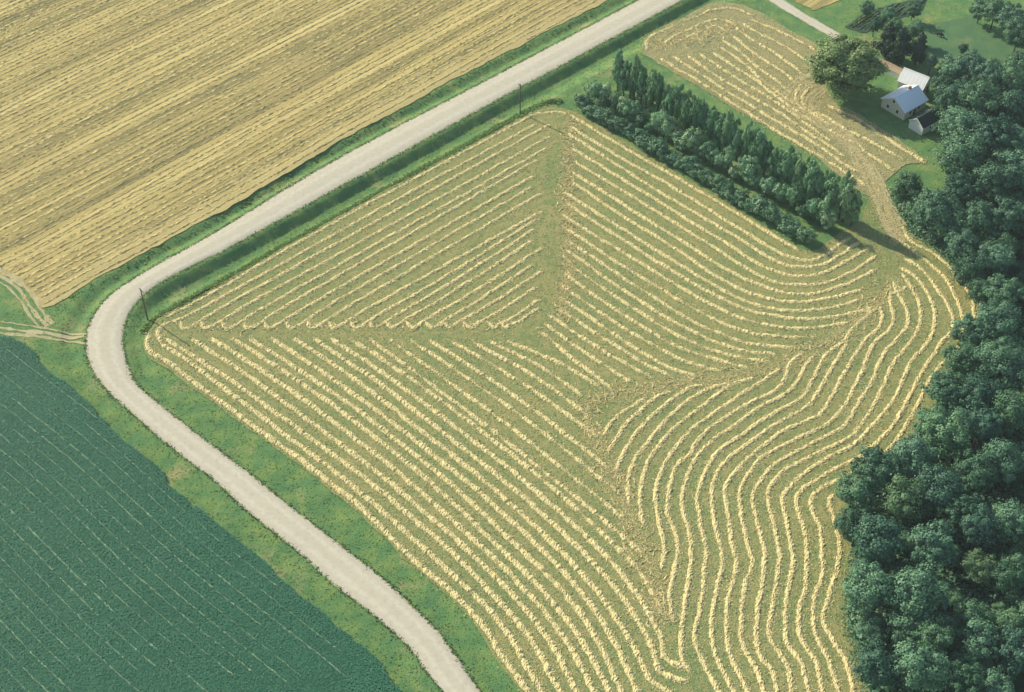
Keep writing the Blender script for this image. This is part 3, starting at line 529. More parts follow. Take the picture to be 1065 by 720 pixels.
for i, P in enumerate(ROWS_R):
    windrow(P, f'sagging pale straw windrow, {ORD[i]} from the tree belt, in the block below it', 'windrows in the block below the tree belt', .60, .25, 900 + i * 11, clump=.95, wob=.16, gaps=0 if i < 9 else .3)
for i, P in enumerate(ROWS_F):
    windrow(P, f'winding pale straw windrow, {ORD[i]} from the woods, following the edge of the woods', 'windrows winding along the edge of the woods', .50 if i == 0 else .58, .25, 1300 + i * 11, clump=.8, wob=.14)
for i, P in enumerate(ROWS_U):
    windrow(P, f'low straw windrow, {ORD[i]} from the tree belt, in the strip field by the farmhouse', 'windrows in the strip field by the farmhouse', .62, .22, 1700 + i * 11, clump=.9, wob=.3, gaps=.2)

def straw_bits(name, pieces, hw, hh, seed, label):
    Vs, Qs, n = [], [], 0
    for i, P in enumerate(pieces):
        me = row_mesh('tmp', P, hw, hh, seed + i * 7, clump=.8, wob=.25)
        v = np.zeros(len(me.vertices) * 3, np.float32); me.vertices.foreach_get('co', v)
        q = np.zeros(len(me.loops), np.int32); me.loops.foreach_get('vertex_index', q)
        Vs.append(v.reshape(-1, 3)); Qs.append(q.reshape(-1, 4) + n); n += len(Vs[-1]); bpy.data.meshes.remove(me)
    o = link(name, mesh_np(name, np.vstack(Vs), np.vstack(Qs)), [M['straw']])
    return tag(o, label, 'straw', kind='stuff')
def scatter_line(P, count, spread, lmin, lmax, ang, jit, seed):
    p, s = resample(P, .5); N = normals2(p); r = np.random.default_rng(seed); out = []
    for _ in range(count):
        i = r.integers(len(p)); c = p[i] + N[i] * r.normal(0, spread); a = math.radians(ang + r.normal(0, jit)); l = r.uniform(lmin, lmax)
        d = np.array([math.cos(a), math.sin(a)]); b = np.array([-d[1], d[0]]) * r.normal(0, .22) * l
        out.append([c - d * l / 2, c + b, c + d * l / 2])
    return out
straw_bits('loose_straw', scatter_line(DIAG_V, 260, 1.25, .8, 3.6, 12, 42, 5), .17, .13, 2100, 'tangled loose straw along the upright seam between the triangle and the tree belt block')
straw_bits('loose_straw', scatter_line(DIAG_L, 70, .7, .8, 3.2, 20, 40, 6), .24, .16, 2900, 'hooked loose straw along the level seam below the road triangle')
straw_bits('loose_straw', scatter_line(DIAG_D, 240, 2.4, .8, 3.4, 50, 50, 7), .17, .12, 3500, 'scattered loose straw along the seam rising from the lower edge')
straw_bits('loose_straw', scatter_line(DIAG_C, 150, 1.9, .8, 4.2, 25, 40, 8), .17, .12, 4300, 'loose straw along the seam running up towards the tree belt end')
straw_bits('loose_straw', scatter_line(DIAG_U, 120, 2.2, .8, 4, 45, 45, 9), .19, .1, 4900, 'loose straw at the turning ends of the strip field')

# straw rows of the harvested grain field, parallel to the road: parts of that field
dr = np.array([math.cos(math.radians(GRAIN_DIR)), math.sin(math.radians(GRAIN_DIR))]); nr = np.array([-dr[1], dr[0]])
org = np.array(WHEAT[6]); wp = np.array(WHEAT); k = 0
for j in range(-5, 100):
    d0 = j * 1.9 + random.uniform(-.4, .4)
    tt = np.arange(-260, 200, 1.0); q = org + nr * d0 + dr * tt[:, None]
    ins = inside(q[:, 0], q[:, 1], wp); dd, _, _ = dist_poly(q[:, 0], q[:, 1], wp, True); ok = ins & (dd > .9)
    ok &= (q[:, 0] > -185) & (q[:, 1] < 440) & (q[:, 0] > -178 - 0 * q[:, 1])
    if ok.sum() < 15: continue
    a, b = np.where(ok)[0][[0, -1]]
    P = q[a:b + 1:6]
    if len(P) < 3: continue
    P = P + nr * (noise1(tt[a:b + 1:6], 700 + j // 6, 30) * .5)[:, None]
    g = random.choice((0, .1, .2, .35))
    o = link('straw_row', row_mesh('straw_row', P, random.uniform(.28, .55), random.uniform(.08, .16), 6000 + j * 13, clump=.6, wob=.10, step=.6, gaps=g), [M['straw2']], wheat)
    k += 1

# pale plant lines in the soybean field: parts of that field
sp = np.array(SOY); ds = np.array([math.cos(math.radians(SOY_DIR)), math.sin(math.radians(SOY_DIR))]); ns = np.array([-ds[1], ds[0]])
os_ = np.array(SOY[3])
for j in range(1, 34):
    d0 = -j * 2.95 + random.uniform(-.25, .25)
    tt = np.arange(-60, 160, 1.0); q = os_ + ns * d0 + ds * tt[:, None] + ns * (noise1(tt, 40, 45) * 1.0)[:, None]
    ins = inside(q[:, 0], q[:, 1], sp); dd, _, _ = dist_poly(q[:, 0], q[:, 1], sp, True); ok = ins & (dd > .8)
    if ok.sum() < 12: continue
    a, b = np.where(ok)[0][[0, -1]]
    a = a + random.randint(0, max(1, (b - a) // 5)); b = b - random.randint(0, max(1, (b - a) // 4)); P = q[a:b + 1:4]
    if len(P) < 3: continue
    link('pale_row', row_mesh('pale_row', P, random.choice((.12, .16, .2)), .36, 9000 + j * 13, clump=.8, wob=.06, step=.45, base=.44, gaps=random.choice((0, .1, .3, .5))), [M['soyline']], soy)

# ------------------------------------------------------------------ leaf cards: soybean canopy and grass tufts (stuff)
def cards(C, N, size, seed, aspect=1.0):
    """quads of given size centred on C, facing N with random spin"""
    r = np.random.default_rng(seed); n = len(C)
    N = N / np.maximum(np.linalg.norm(N, axis=1), 1e-9)[:, None]
    a = np.cross(N, r.normal(0, 1, (n, 3))); a /= np.maximum(np.linalg.norm(a, axis=1), 1e-9)[:, None]; b = np.cross(N, a)
    s = np.broadcast_to(size, (n,))[:, None] * .5
    V = np.stack([C - a * s - b * s * aspect * .7, C + a * s * .8 - b * s * aspect, C + a * s + b * s * aspect * .8, C - a * s * .7 + b * s * aspect], 1)
    return V.reshape(-1, 3), np.arange(n * 4).reshape(n, 4)
lo, hi = sp.min(0), sp.max(0); n = 420000
q = rng.uniform(lo, hi, (n, 2)); u = (q - os_) @ ns; u = np.round(u / .74) * .74 + rng.normal(0, .17, n); v = (q - os_) @ ds
q = os_ + ns * u[:, None] + ds * v[:, None]
vis = inside(q[:, 0], q[:, 1], ragged(sp, 27, .5)) & (np.abs(q[:, 0]) < q[:, 1] * .36 + 52) & (q[:, 1] > 156)
q = q[vis]; n = len(q)
Cc = np.column_stack([q, rng.uniform(.46, .60, n) + noise2(q[:, 0], q[:, 1], 77, 6) * .06]); Nn = np.column_stack([rng.normal(0, .16, (n, 2)), np.ones(n)])
Vv, Qq = cards(Cc, Nn, rng.uniform(.18, .36, n), 5)
tag(link('soybean_canopy', mesh_np('soybean_canopy', Vv, Qq), [M['soy']]), 'dark blue-green soybean plants filling the field below the bend', 'crop', kind='stuff')

def litter(name, poly, n, mat_, seed, label, smin, smax, z=.05):
    P = np.array(poly); r = np.random.default_rng(seed); q = r.uniform(P.min(0), P.max(0), (n, 2))
    q = q[inside(q[:, 0], q[:, 1], P) & (q[:, 1] > 156)]; m = len(q)
    V, Q = cards(np.column_stack([q, z + r.uniform(.0, .07, m)]), np.column_stack([r.normal(0, .5, (m, 2)), np.ones(m)]), r.uniform(smin, smax, m), seed + 1, .45)
    return tag(link(name, mesh_np(name, V, Q), [mat_]), label, name.split('_')[-1], kind='stuff')
litter('straw_litter', HAY, 60000, M['straw'], 51, 'thin straw litter strewn between the windrows of the hay field', .12, .34)
def halo(rows, per, sig, seed, label):
    r = np.random.default_rng(seed); P = np.vstack([resample(q, .5)[0] for q in rows]); N = np.vstack([normals2(resample(q, .5)[0]) for q in rows])
    n = int(len(P) * .5 * per); i = r.integers(len(P), size=n); c = P[i] + N[i] * r.normal(0, sig, n)[:, None] + r.normal(0, .2, (n, 2))
    V, Q = cards(np.column_stack([c, r.uniform(.04, .14, n)]), np.column_stack([r.normal(0, .45, (n, 2)), np.ones(n)]), r.uniform(.14, .46, n), seed + 1, .35)
    tag(link('straw_litter', mesh_np('straw_litter', V, Q), [M['straw']]), label, 'litter', kind='stuff')
halo(ROWS_T + ROWS_B + ROWS_R + ROWS_F, 32, .55, 67, 'wisps of straw fraying off both sides of the hay field windrows')
halo([DIAG_V, DIAG_D, DIAG_C, DIAG_U], 60, 1.3, 68, 'wisps of straw scattered along the turning seams')
halo(TRACKS, 60, 1.7, 72, 'pale straw strewn along the wheel tracks below the farmhouse')
halo(ROWS_U, 40, 1.0, 69, 'wisps of straw fraying off the windrows of the strip field')
litter('green_regrowth', HAY, 90000, M['regrow'], 53, 'short green regrowth between the windrows of the hay field', .15, .45)
litter('straw_litter', STRIP, 22000, M['straw'], 55, 'thin straw litter strewn over the strip field by the farmhouse', .15, .4)
litter('straw_litter', WHEAT, 50000, M['straw2'], 57, 'golden straw litter strewn over the harvested grain field', .15, .42)
def undergrowth():
    P, s = resample(np.vstack([WOODFLOOR, WOODFLOOR[:1]]), .5, False); P = P[(P[:, 1] > 156) & (P[:, 0] < P[:, 1] * .36 + 20)]; N = normals2(P); r = np.random.default_rng(61)
    n = 16000; i = r.integers(len(P), size=n); d = r.uniform(-1.2, 4.0, n); c = P[i] + N[i] * 0 + r.normal(0, .5, (n, 2)); ins = inside(c[:, 0], c[:, 1], np.array(WOODFLOOR))
    c = P[i] + N[i] * (d * UG)[:, None] + r.normal(0, .5, (n, 2))
    h = np.clip(noise2(c[:, 0], c[:, 1], 63, 2.6) * .9 + .7, .1, 1.7) * np.clip((d + 1.6) / 2.5, .2, 1)
    V, Q = cards(np.column_stack([c, r.uniform(.0, 1, n) ** .5 * h]), np.column_stack([r.normal(0, .5, (n, 2)), np.ones(n)]), r.uniform(.25, .55, n), 65)
    tag(link('undergrowth', mesh_np('undergrowth', V, Q), [M['leaf_shrub']]), 'low green undergrowth along the edge of the woods', 'undergrowth', kind='stuff')
def understory():
    P = np.array(WOODFLOOR); r = np.random.default_rng(66); q = r.uniform(P.min(0), P.max(0), (90000, 2))
    q = q[inside(q[:, 0], q[:, 1], P) & (q[:, 1] > 152) & (q[:, 0] < q[:, 1] * .38 + 36)]; n = len(q)
    h = np.clip(noise2(q[:, 0], q[:, 1], 64, 3.0) * .8 + .9, .1, 1.9)
    V, Q = cards(np.column_stack([q, r.uniform(0, 1, n) ** .5 * h]), np.column_stack([r.normal(0, .5, (n, 2)), np.ones(n)]), r.uniform(.35, .8, n), 68)
    tag(link('undergrowth', mesh_np('undergrowth', V, Q), [M['leaf']]), 'dark undergrowth covering the floor of the woods', 'undergrowth', kind='stuff')
understory()
UG = 1.0 if sum((b[0] - a[0]) * (b[1] + a[1]) for a, b in zip(WOODFLOOR, WOODFLOOR[1:] + WOODFLOOR[:1])) < 0 else -1.0
undergrowth()
def tufts(name, q, hmin, hmax, mat_, seed, label, w=.22):
    n = len(q); r = np.random.default_rng(seed); z = ground_z(q[:, 0], q[:, 1])
    a = r.uniform(0, math.pi, n); h = r.uniform(hmin, hmax, n); t = r.normal(0, .35, (n, 2)) * h[:, None]
    d = np.column_stack([np.cos(a), np.sin(a)]) * (w * r.uniform(.6, 1.6, n))[:, None]
    V = np.zeros((n, 4, 3)); V[:, 0, :2] = q - d; V[:, 1, :2] = q + d; V[:, 2, :2] = q + d * .5 + t; V[:, 3, :2] = q - d * .6 + t
    V[:, :2, 2] = (z - .05)[:, None]; V[:, 2, 2] = z + h; V[:, 3, 2] = z + h * .85
    o = link(name, mesh_np(name, V.reshape(-1, 3), np.arange(n * 4).reshape(n, 4)), [mat_]); return tag(o, label, 'grass', kind='stuff')
def in_any(q, polys):
    m = np.zeros(len(q), bool)
    for p in polys: m |= inside(q[:, 0], q[:, 1], np.array(p))
    return m
q = rng.uniform((-165, 150), (175, 430), (190000, 2))
q = q[(np.abs(q[:, 0]) < q[:, 1] * .37 + 45)]
q = q[~in_any(q, field_polys + [WOODFLOOR, GARDEN])]
dl, _, _ = dist_poly(q[:, 0], q[:, 1], RLn); drr, _, _ = dist_poly(q[:, 0], q[:, 1], RRn); on = inside(q[:, 0], q[:, 1], road_poly)
near = np.minimum(dl, drr) < 22
q = q[~on & (near | (rng.random(len(q)) < .25))]
pat = noise2(q[:, 0], q[:, 1], 88, 5) + noise2(q[:, 0], q[:, 1], 89, 1.6) * .6
dry = pat > .75
tufts('grass', q[~dry], .05, .17, M['blade'], 3, 'short green grass growing on the road verges and round the yard')
tufts('grass', q[dry], .06, .22, M['blade_dry'], 4, 'dry yellowish grass patches mixed into the verges')
edge = []
for P, n in ((HAY_EDGE, 7000), (WHEAT_EDGE, 500)):
    p, s = resample(P, .2); N = normals2(p); i = rng.integers(len(p), size=n); edge.append(p[i] + N[i] * rng.normal(0, .7, n)[:, None])
tufts('grass', np.vstack(edge), .2, .6, M['blade'], 6, 'tall uncut grass fringe between the ditches and the fields')
p = np.vstack([resample(RLn[1:-1], .2)[0] - normals2(resample(RLn[1:-1], .2)[0]) * 0, resample(RRn[1:-1], .2)[0]])
i = rng.integers(len(p), size=9000); e = p[i] + rng.normal(0, .35, (9000, 2))
tufts('grass', e, .1, .35, M['blade'], 8, 'thin grass creeping over the road shoulders', .16)

# ------------------------------------------------------------------ trees
def sph(r, n):
    v = r.normal(0, 1, (n, 3)); return v / np.linalg.norm(v, axis=1)[:, None]
def crown_mesh(name, seed, clumps, leaves, size, shape='round', cr=(.20, .34), zr=1.0):
    """leaf clumps spread through a crown of unit radius, centre at 0"""
    r = np.random.default_rng(seed); C = []; N = []
    g = (1 + 5 ** .5) / 2
    for i in range(clumps):
        zc = 1 - 2 * (i + .5) / clumps; ph = 2 * math.pi * i / g + r.normal(0, .35)
        d = np.array([math.sqrt(1 - zc * zc) * math.cos(ph), math.sqrt(1 - zc * zc) * math.sin(ph), zc]) + r.normal(0, .12, 3)
        rad = r.uniform(.55, .92) if r.random() < .8 else r.uniform(.15, .5)
        c = d * rad
        if shape == 'column': c[:2] *= .72 + .28 * math.cos(c[2] * 1.5)
        if shape == 'cone':
            t = (c[2] + 1) / 2; c[:2] *= 1.25 * (1 - t) + .06
        k = r.uniform(*cr) * (1.0 if c[2] > -.3 else .85)
        if shape == 'cone': k *= .45 + .75 * (1 - (c[2] + 1) / 2)
        n = int(leaves * r.uniform(.7, 1.3)); v = sph(r, n)
        v[:, 2] = np.where(v[:, 2] < -.35, -v[:, 2] * .6, v[:, 2])
        rr = k * r.uniform(.42, 1.24, n) ** .8
        C.append(c + v * rr[:, None] * np.array([1.08, 1.08, .82])); N.append(v * .9 + d * .4 + np.array([0, 0, .15]) + r.normal(0, .34, (n, 3)))
    C = np.vstack(C); N = np.vstack(N); C[:, 2] *= zr
    V, Q = cards(C, N, r.uniform(.7, 1.3, len(C)) * size, seed + 1)
    return mesh_np(name, V, Q)
def trunk_mesh(name, seed, h, r0, limbs):
    r = np.random.default_rng(seed); bm = bmesh.new()
    def tube(pts, rad):
        rings = []
        for p, q in zip(pts, rad):
            rings.append([bm.verts.new((p[0] + q * math.cos(a), p[1] + q * math.sin(a), p[2])) for a in np.linspace(0, 2 * math.pi, 7)[:-1]])
        for A, B in zip(rings, rings[1:]):
            for i in range(6): bm.faces.new((A[i], A[(i + 1) % 6], B[(i + 1) % 6], B[i]))
        bm.faces.new(rings[-1])
    lean = r.normal(0, .04, 2)
    tube([(lean[0] * t * h, lean[1] * t * h, t * h) for t in (0, .06, .35, .7, 1)], [r0 * k for k in (1.5, 1.05, .85, .55, .2)])
    for i in range(limbs):
        t = r.uniform(.35, .8); a = i * 2.4 + r.normal(0, .3); l = h * r.uniform(.3, .5)
        b = np.array([lean[0] * t * h, lean[1] * t * h, t * h]); d = np.array([math.cos(a), math.sin(a), r.uniform(.5, .9)])
        tube([b, b + d * l * .5, b + d * l + np.array([0, 0, .1 * l])], [r0 * .5, r0 * .32, r0 * .1])
    me = bpy.data.meshes.new(name); bm.to_mesh(me); bm.free(); me.materials.append(M['bark']); return me

ROUND = [crown_mesh('crown', 200 + i, (70, 95, 58, 84, 64, 100)[i], (110, 84, 135, 95, 120, 80)[i], .064, 'round', cr=((.16, .34), (.12, .26), (.18, .36), (.13, .30), (.16, .36), (.11, .24))[i], zr=(.82, .95, 1.05, .9, 1.15, .8)[i]) for i in range(6)]
FINE = crown_mesh('crown', 301, 200, 130, .046, 'round', (.12, .21), .86)
COLM = [crown_mesh('crown', 320 + i, 34, 95, .12, 'column', (.26, .40)) for i in range(4)]
OVAL = [crown_mesh('crown', 340 + i, 24, 80, .13, 'round', (.30, .44)) for i in range(3)]
SHRB = [crown_mesh('crown', 360 + i, 20, 70, .15, 'round', (.32, .48)) for i in range(3)]
CONE = [crown_mesh('crown', 380 + i, 56, 80, .085, 'cone', (.20, .30)) for i in range(2)]
TRUNK = [trunk_mesh('trunk', 400 + i, 1.0, .035, 6) for i in range(3)]
def tree(name, x, y, rad, zc, crown, matl, label, group, seed, zscale=1.0, zhalf=None, cat='tree'):
    r = random.Random(seed)
    e = bpy.data.objects.new(name, None); COL.objects.link(e); e.empty_display_size = .5
    gz = float(ground_z(np.array([float(x)]), np.array([float(y)]))[0]) if abs(x) < 185 else -.1
    e.location = (x, y, gz); tag(e, label, cat, group)
    t = link('trunk', TRUNK[seed % 3], (), e); t.scale = (zc * 1.0, zc * 1.0, zc * 1.05); t.rotation_euler[2] = r.uniform(0, 6.28)
    c = link('crown', crown, (), e); c.location = (0, 0, zc); zh = zhalf if zhalf else rad * zscale
    c.scale = (rad * r.uniform(.93, 1.07), rad * r.uniform(.93, 1.07), zh); c.rotation_euler[2] = r.uniform(0, 6.28)
    c.material_slots  # material comes by object so that crowns can share one mesh
    if not crown.materials: crown.materials.append(matl)
    if c.material_slots[0].material is not matl:
        c.material_slots[0].link = 'OBJECT'; c.material_slots[0].material = matl
    return e

# the woods on the right
placed = []
def wood_tree(x, y, r_, zc, i, label, group):
    mm = M['leaf_yel'] if i % 17 == 5 else M['leaf']
    placed.append((x, y, r_)); return tree('broadleaf_tree', x, y, r_ * 1.16, zc, ROUND[i % 6], mm, label, group, 1000 + i, 1.0, r_ * 1.05)
wf = np.array(WOODFLOOR); cand = []
for i, (x, y, r_, zc, _) in enumerate(WOOD): cand.append((x, y, r_, zc))
rr = random.Random(5)
for _ in range(6000):
    x, y = rr.uniform(wf[:, 0].min(), min(wf[:, 0].max(), 190)), rr.uniform(max(150, wf[:, 1].min()), wf[:, 1].max())
    if x > y * .40 + 36: continue
    if not inside(np.array([x]), np.array([y]), wf)[0]: continue
    r_ = rr.uniform(1.7, 5.2)
    dd, _, _ = dist_poly(np.array([x]), np.array([y]), wf, True)
    if dd[0] < r_ * .75: continue
    if all(math.hypot(x - a, y - b) > .74 * (r_ + c) for a, b, c, _ in cand): cand.append((x, y, r_, rr.uniform(.8, 2.6) + r_ * .8))
ed = [float(dist_poly(np.array([c[0]]), np.array([c[1]]), wf, True)[0][0]) for c in cand]
front = sorted([i for i in range(len(cand)) if ed[i] < 7.5 and cand[i][0] < cand[i][1] * .36 + 12], key=lambda i: -cand[i][1])
deep = sorted([i for i in range(len(cand)) if i not in front], key=lambda i: -cand[i][1])
for k, i in enumerate(front):
    x, y, r_, zc = cand[i]
    wood_tree(x, y, r_, zc, i, f'leafy green tree on the field side of the woods, {ORD[k]} counting down from the farmyard', 'trees along the edge of the woods')
ranks = {}
for i in deep: ranks.setdefault(int((400 - cand[i][1]) // 9), []).append(i)
for rk, row in enumerate(ranks[k] for k in sorted(ranks)):
    for k, i in enumerate(sorted(row, key=lambda i: cand[i][0])):
        x, y, r_, zc = cand[i]
        wood_tree(x, y, r_, zc, i, f'green tree inside the woods, {ORD[k]} from the field in the {ORD[rk]} rank below the farmyard', 'trees inside the woods')

# tree belt: three planted rows
def belt(P, n, seed):
    a, b = np.array(P[0]), np.array(P[1]); r = np.random.default_rng(seed)
    t = np.linspace(0, 1, n); return [a + (b - a) * q + r.normal(0, .35, 2) for q in t]
r_ = random.Random(9)
for i, p in enumerate(belt(BELT[0], 38, 1)):
    h = r_.uniform(11.0, 15.5) * (1.08 if i < 4 else 1); w = r_.uniform(1.5, 2.2)
    tree('poplar_tree', p[0], p[1], w, h * .53, COLM[i % 4], M['leaf_pop'], f'tall dark poplar in the back row of the tree belt, {ORD[i]} from the road', 'tall poplars in the tree belt', 3000 + i, zhalf=h * .47)
for i, p in enumerate(belt(BELT[1], 34, 2)):
    h = r_.uniform(5.5, 9.5); w = r_.uniform(1.6, 2.5)
    if i in (3, 9, 16, 21, 26): h *= .55; w *= .7
    tree('young_tree', p[0], p[1], w, h * .56, OVAL[i % 3], M['leaf_pale'] if r_.random() < .75 else M['leaf_shrub'], f'pale green young tree in the middle row of the tree belt, {ORD[i]} from the road', 'young trees in the tree belt', 4000 + i, zhalf=h * .42)
for i, p in enumerate(belt(BELT[2], 46, 3)):
    h = r_.uniform(2.8, 5.2); w = r_.uniform(1.6, 2.7)
    tree('shrub', p[0], p[1], w, h * .55, SHRB[i % 3], M['leaf_shrub'], f'low bushy shrub in the front row of the tree belt, {ORD[i]} from the road', 'shrubs in the tree belt', 5000 + i, zhalf=h * .5, cat='shrub')

# yard trees
tree('shade_tree', BIG[0] - 1.2, BIG[1], BIG[2] * 1.03, BIG[3] - .5, FINE, M['leaf_oak'], 'huge spreading shade tree standing left of the white farmhouse', None, 6001, zhalf=8.6)
names = ['slim dark conifer behind the farmhouse, nearest the garden', 'dark conifer behind the farmhouse, in the middle of three', 'dark conifer behind the farmhouse, beside the pasture']
for i, (x, y, rad, zc, _) in enumerate(CON):
    tree('conifer_tree', x, y, rad * 1.3, zc * .85, CONE[i % 2], M['needle'], names[i], 'dark conifers behind the farmhouse', 6100 + i, zhalf=zc * .9)
yl = ['rounded tree at the lower edge of the pasture, right of the farmhouse', 'dense tree just right of the farmhouse wing', 'leafy tree below the pasture, second from the right', 'leafy tree below the pasture at the right edge', 'small bush between the farmhouse wing and the pasture', 'large tree in the top right corner above the pasture', 'tree above the pasture, left of the corner tree', 'small tree at the top of the pasture', 'tree at the right edge beside the pasture', 'tiny shrub standing alone in the pasture']
for i, (x, y, rad, zc, _) in enumerate(YARD_TREES):
    tree('shrub' if rad < 1.6 else 'broadleaf_tree', x, y, rad * 1.05, zc, ROUND[i % 6] if rad > 2 else SHRB[i % 3], M['leaf'], yl[i], None, 6200 + i, cat='shrub' if rad < 1.6 else 'tree')
gl = ['small dark tree left of the conifers', 'dark tree between the garden and the conifers', 'dark tree right of the conifers by the pasture corner', 'dark tree behind the farmhouse wing', 'dark tree right of the farmhouse wing, at its corner', 'tree at the right edge halfway down the pasture', 'bushy tree beside the garden, behind the conifers', 'bushy tree at the far side of the garden', 'small tree at the left corner of the garden']
for i, (x, y, rad, zc, _) in enumerate(WALNUT_LINE):
    tree('broadleaf_tree', x, y, rad, zc, ROUND[i % 6], M['leaf'], gl[i], None, 6300 + i)

# ------------------------------------------------------------------ farm buildings
def poly_mesh(name, verts, faces, m, parent):
    me = bpy.data.meshes.new(name); me.from_pydata(verts, [], faces); me.update(); return link(name, me, [m], parent)
def box(name, x0, x1, y0, y1, z0, z1, m, parent):
    v = [(x, y, z) for z in (z0, z1) for x, y in ((x0, y0), (x1, y0), (x1, y1), (x0, y1))]
    f = [(3, 2, 1, 0), (4, 5, 6, 7)] + [(i, (i + 1) % 4, 4 + (i + 1) % 4, 4 + i) for i in range(4)]
    return poly_mesh(name, v, f, m, parent)
def slab(name, a, b, c, d, th, m, parent):
    """a roof plane through four corners with thickness th below it"""
    P = [Vector(p) for p in (a, b, c, d)]; n = (P[1] - P[0]).cross(P[3] - P[0]).normalized()
    if n.z < 0: P.reverse(); n = -n
    v = [tuple(p) for p in P] + [tuple(p - n * th) for p in P]
    return poly_mesh(name, v, [(0, 1, 2, 3), (7, 6, 5, 4)] + [(i, 4 + i, 4 + (i + 1) % 4, (i + 1) % 4) for i in range(4)], m, parent)
def gable_house(name, loc, rot, w, l, eave, ridge, wallm, roofm, label, wins=(), door=None, over=.4, chimney=None, seams=0, cat='house', stripe=None):
    """ridge along local y, gables at y = -l/2 (front) and +l/2"""
    e = bpy.data.objects.new(name, None); COL.objects.link(e); e.location = loc; e.rotation_euler[2] = math.radians(rot); tag(e, label, cat)
    h = w / 2; k = l / 2
    v = [(-h, -k, 0), (h, -k, 0), (h, k, 0), (-h, k, 0), (-h, -k, eave), (h, -k, eave), (h, k, eave), (-h, k, eave), (0, -k, ridge), (0, k, ridge)]
    f = [(0, 1, 5, 8, 4), (1, 2, 6, 5), (2, 3, 7, 9, 6), (3, 0, 4, 7)]
    walls = poly_mesh('wall', v, f, wallm, e)
    s = (ridge - eave) / h; ex = h + over; ez = eave - s * over + .06; rz = ridge + .06
    for sg in (-1, 1):
        r = slab('roof', (0, -k - over, rz), (sg * ex, -k - over, ez), (sg * ex, k + over, ez), (0, k + over, rz), .12, roofm, e)
        for q in range(seams):
            y = -k - over + (q + .5) * (l + 2 * over) / seams
            c = slab('roof_sheet_seam', (0, y - .05, rz + .05), (sg * ex, y - .05, ez + .05), (sg * ex, y + .05, ez + .05), (0, y + .05, rz + .05), .05, roofm, r)
        for yy in (-k - over - .06, k + over + .01):
            slab('bargeboard', (0, yy, rz + .02), (sg * ex, yy, ez + .02), (sg * ex, yy + .05, ez + .02), (0, yy + .05, rz + .02), .28, M['trim'], r)
    box('ridge_cap', -.14, .14, -k - over, k + over, rz - .02, rz + .07, roofm, e)
    for side_, u, z, ww, hh in wins:
        if side_ in 'fb':
            y = -k if side_ == 'f' else k; o = -1 if side_ == 'f' else 1
            fr = box('window', u - ww / 2 - .1, u + ww / 2 + .1, min(y, y + o * .06), max(y, y + o * .06), z - hh / 2 - .1, z + hh / 2 + .1, M['trim'], e)
            box('pane', u - ww / 2, u + ww / 2, min(y + o * .05, y + o * .075), max(y + o * .05, y + o * .075), z - hh / 2, z + hh / 2, M['glass'], fr)
        else:
            x = -h if side_ == 'l' else h; o = -1 if side_ == 'l' else 1
            fr = box('window', min(x, x + o * .06), max(x, x + o * .06), u - ww / 2 - .1, u + ww / 2 + .1, z - hh / 2 - .1, z + hh / 2 + .1, M['trim'], e)
            box('pane', min(x + o * .05, x + o * .075), max(x + o * .05, x + o * .075), u - ww / 2, u + ww / 2, z - hh / 2, z + hh / 2, M['glass'], fr)
    if door:
        side_, u, ww, hh = door
        if side_ == 'f': box('door', u - ww / 2, u + ww / 2, -k - .06, -k, 0.02, hh, M['dark_roof'], e)
        else: box('door', h, h + .06, u - ww / 2, u + ww / 2, 0.02, hh, M['dark_roof'], e)
    if chimney: box('chimney', chimney[0] - .35, chimney[0] + .35, chimney[1] - .35, chimney[1] + .35, eave, ridge + .9, M['brick'], e)
    return e
HW = [('f', -1.9, 1.55, .8, 1.1), ('f', 1.6, 1.55, .8, 1.1), ('f', -.2, 4.2, .7, .9), ('r', -2.2, 1.6, .8, 1.2), ('r', 1.5, 1.6, .8, 1.2)]
gable_house('farmhouse', (114.8, 359.2, -.1), -51, 8.6, 9.4, 3.2, 5.7, M['cream'], M['metal_roof'], 'cream farmhouse with a pale blue metal roof beside the big tree', HW, ('r', -.2, .95, 2.0), .45, (-.2, 1.8), 9)
gable_house('farmhouse_wing', (119.6, 368.4, -.1), 52, 6.0, 7.6, 3.3, 5.9, M['white'], M['white_roof'], 'white-roofed wing behind the blue-roofed farmhouse', [('f', -1.3, 1.7, .8, 1.1), ('l', 0, 1.7, .8, 1.1)], ('f', 1.2, .9, 2.0), .35, None, 7)
gable_house('garden_shed', (118.8, 349.6, -.1), -52, 5.0, 6.8, 2.9, 4.8, M['white'], M['dark_roof'], 'small white shed with a dark roof right of the farmhouse', [('r', 0, 1.5, .7, .7)], None, .3, None, 0, 'shed')
gable_house('lean_shed', (114.2, 377.5, -.1), 46, 2.9, 8.2, 1.9, 2.5, M['white'], M['tan_roof'], 'long low shed with a tan roof and white end behind the farmhouse', [], None, .2, None, 0, 'shed')


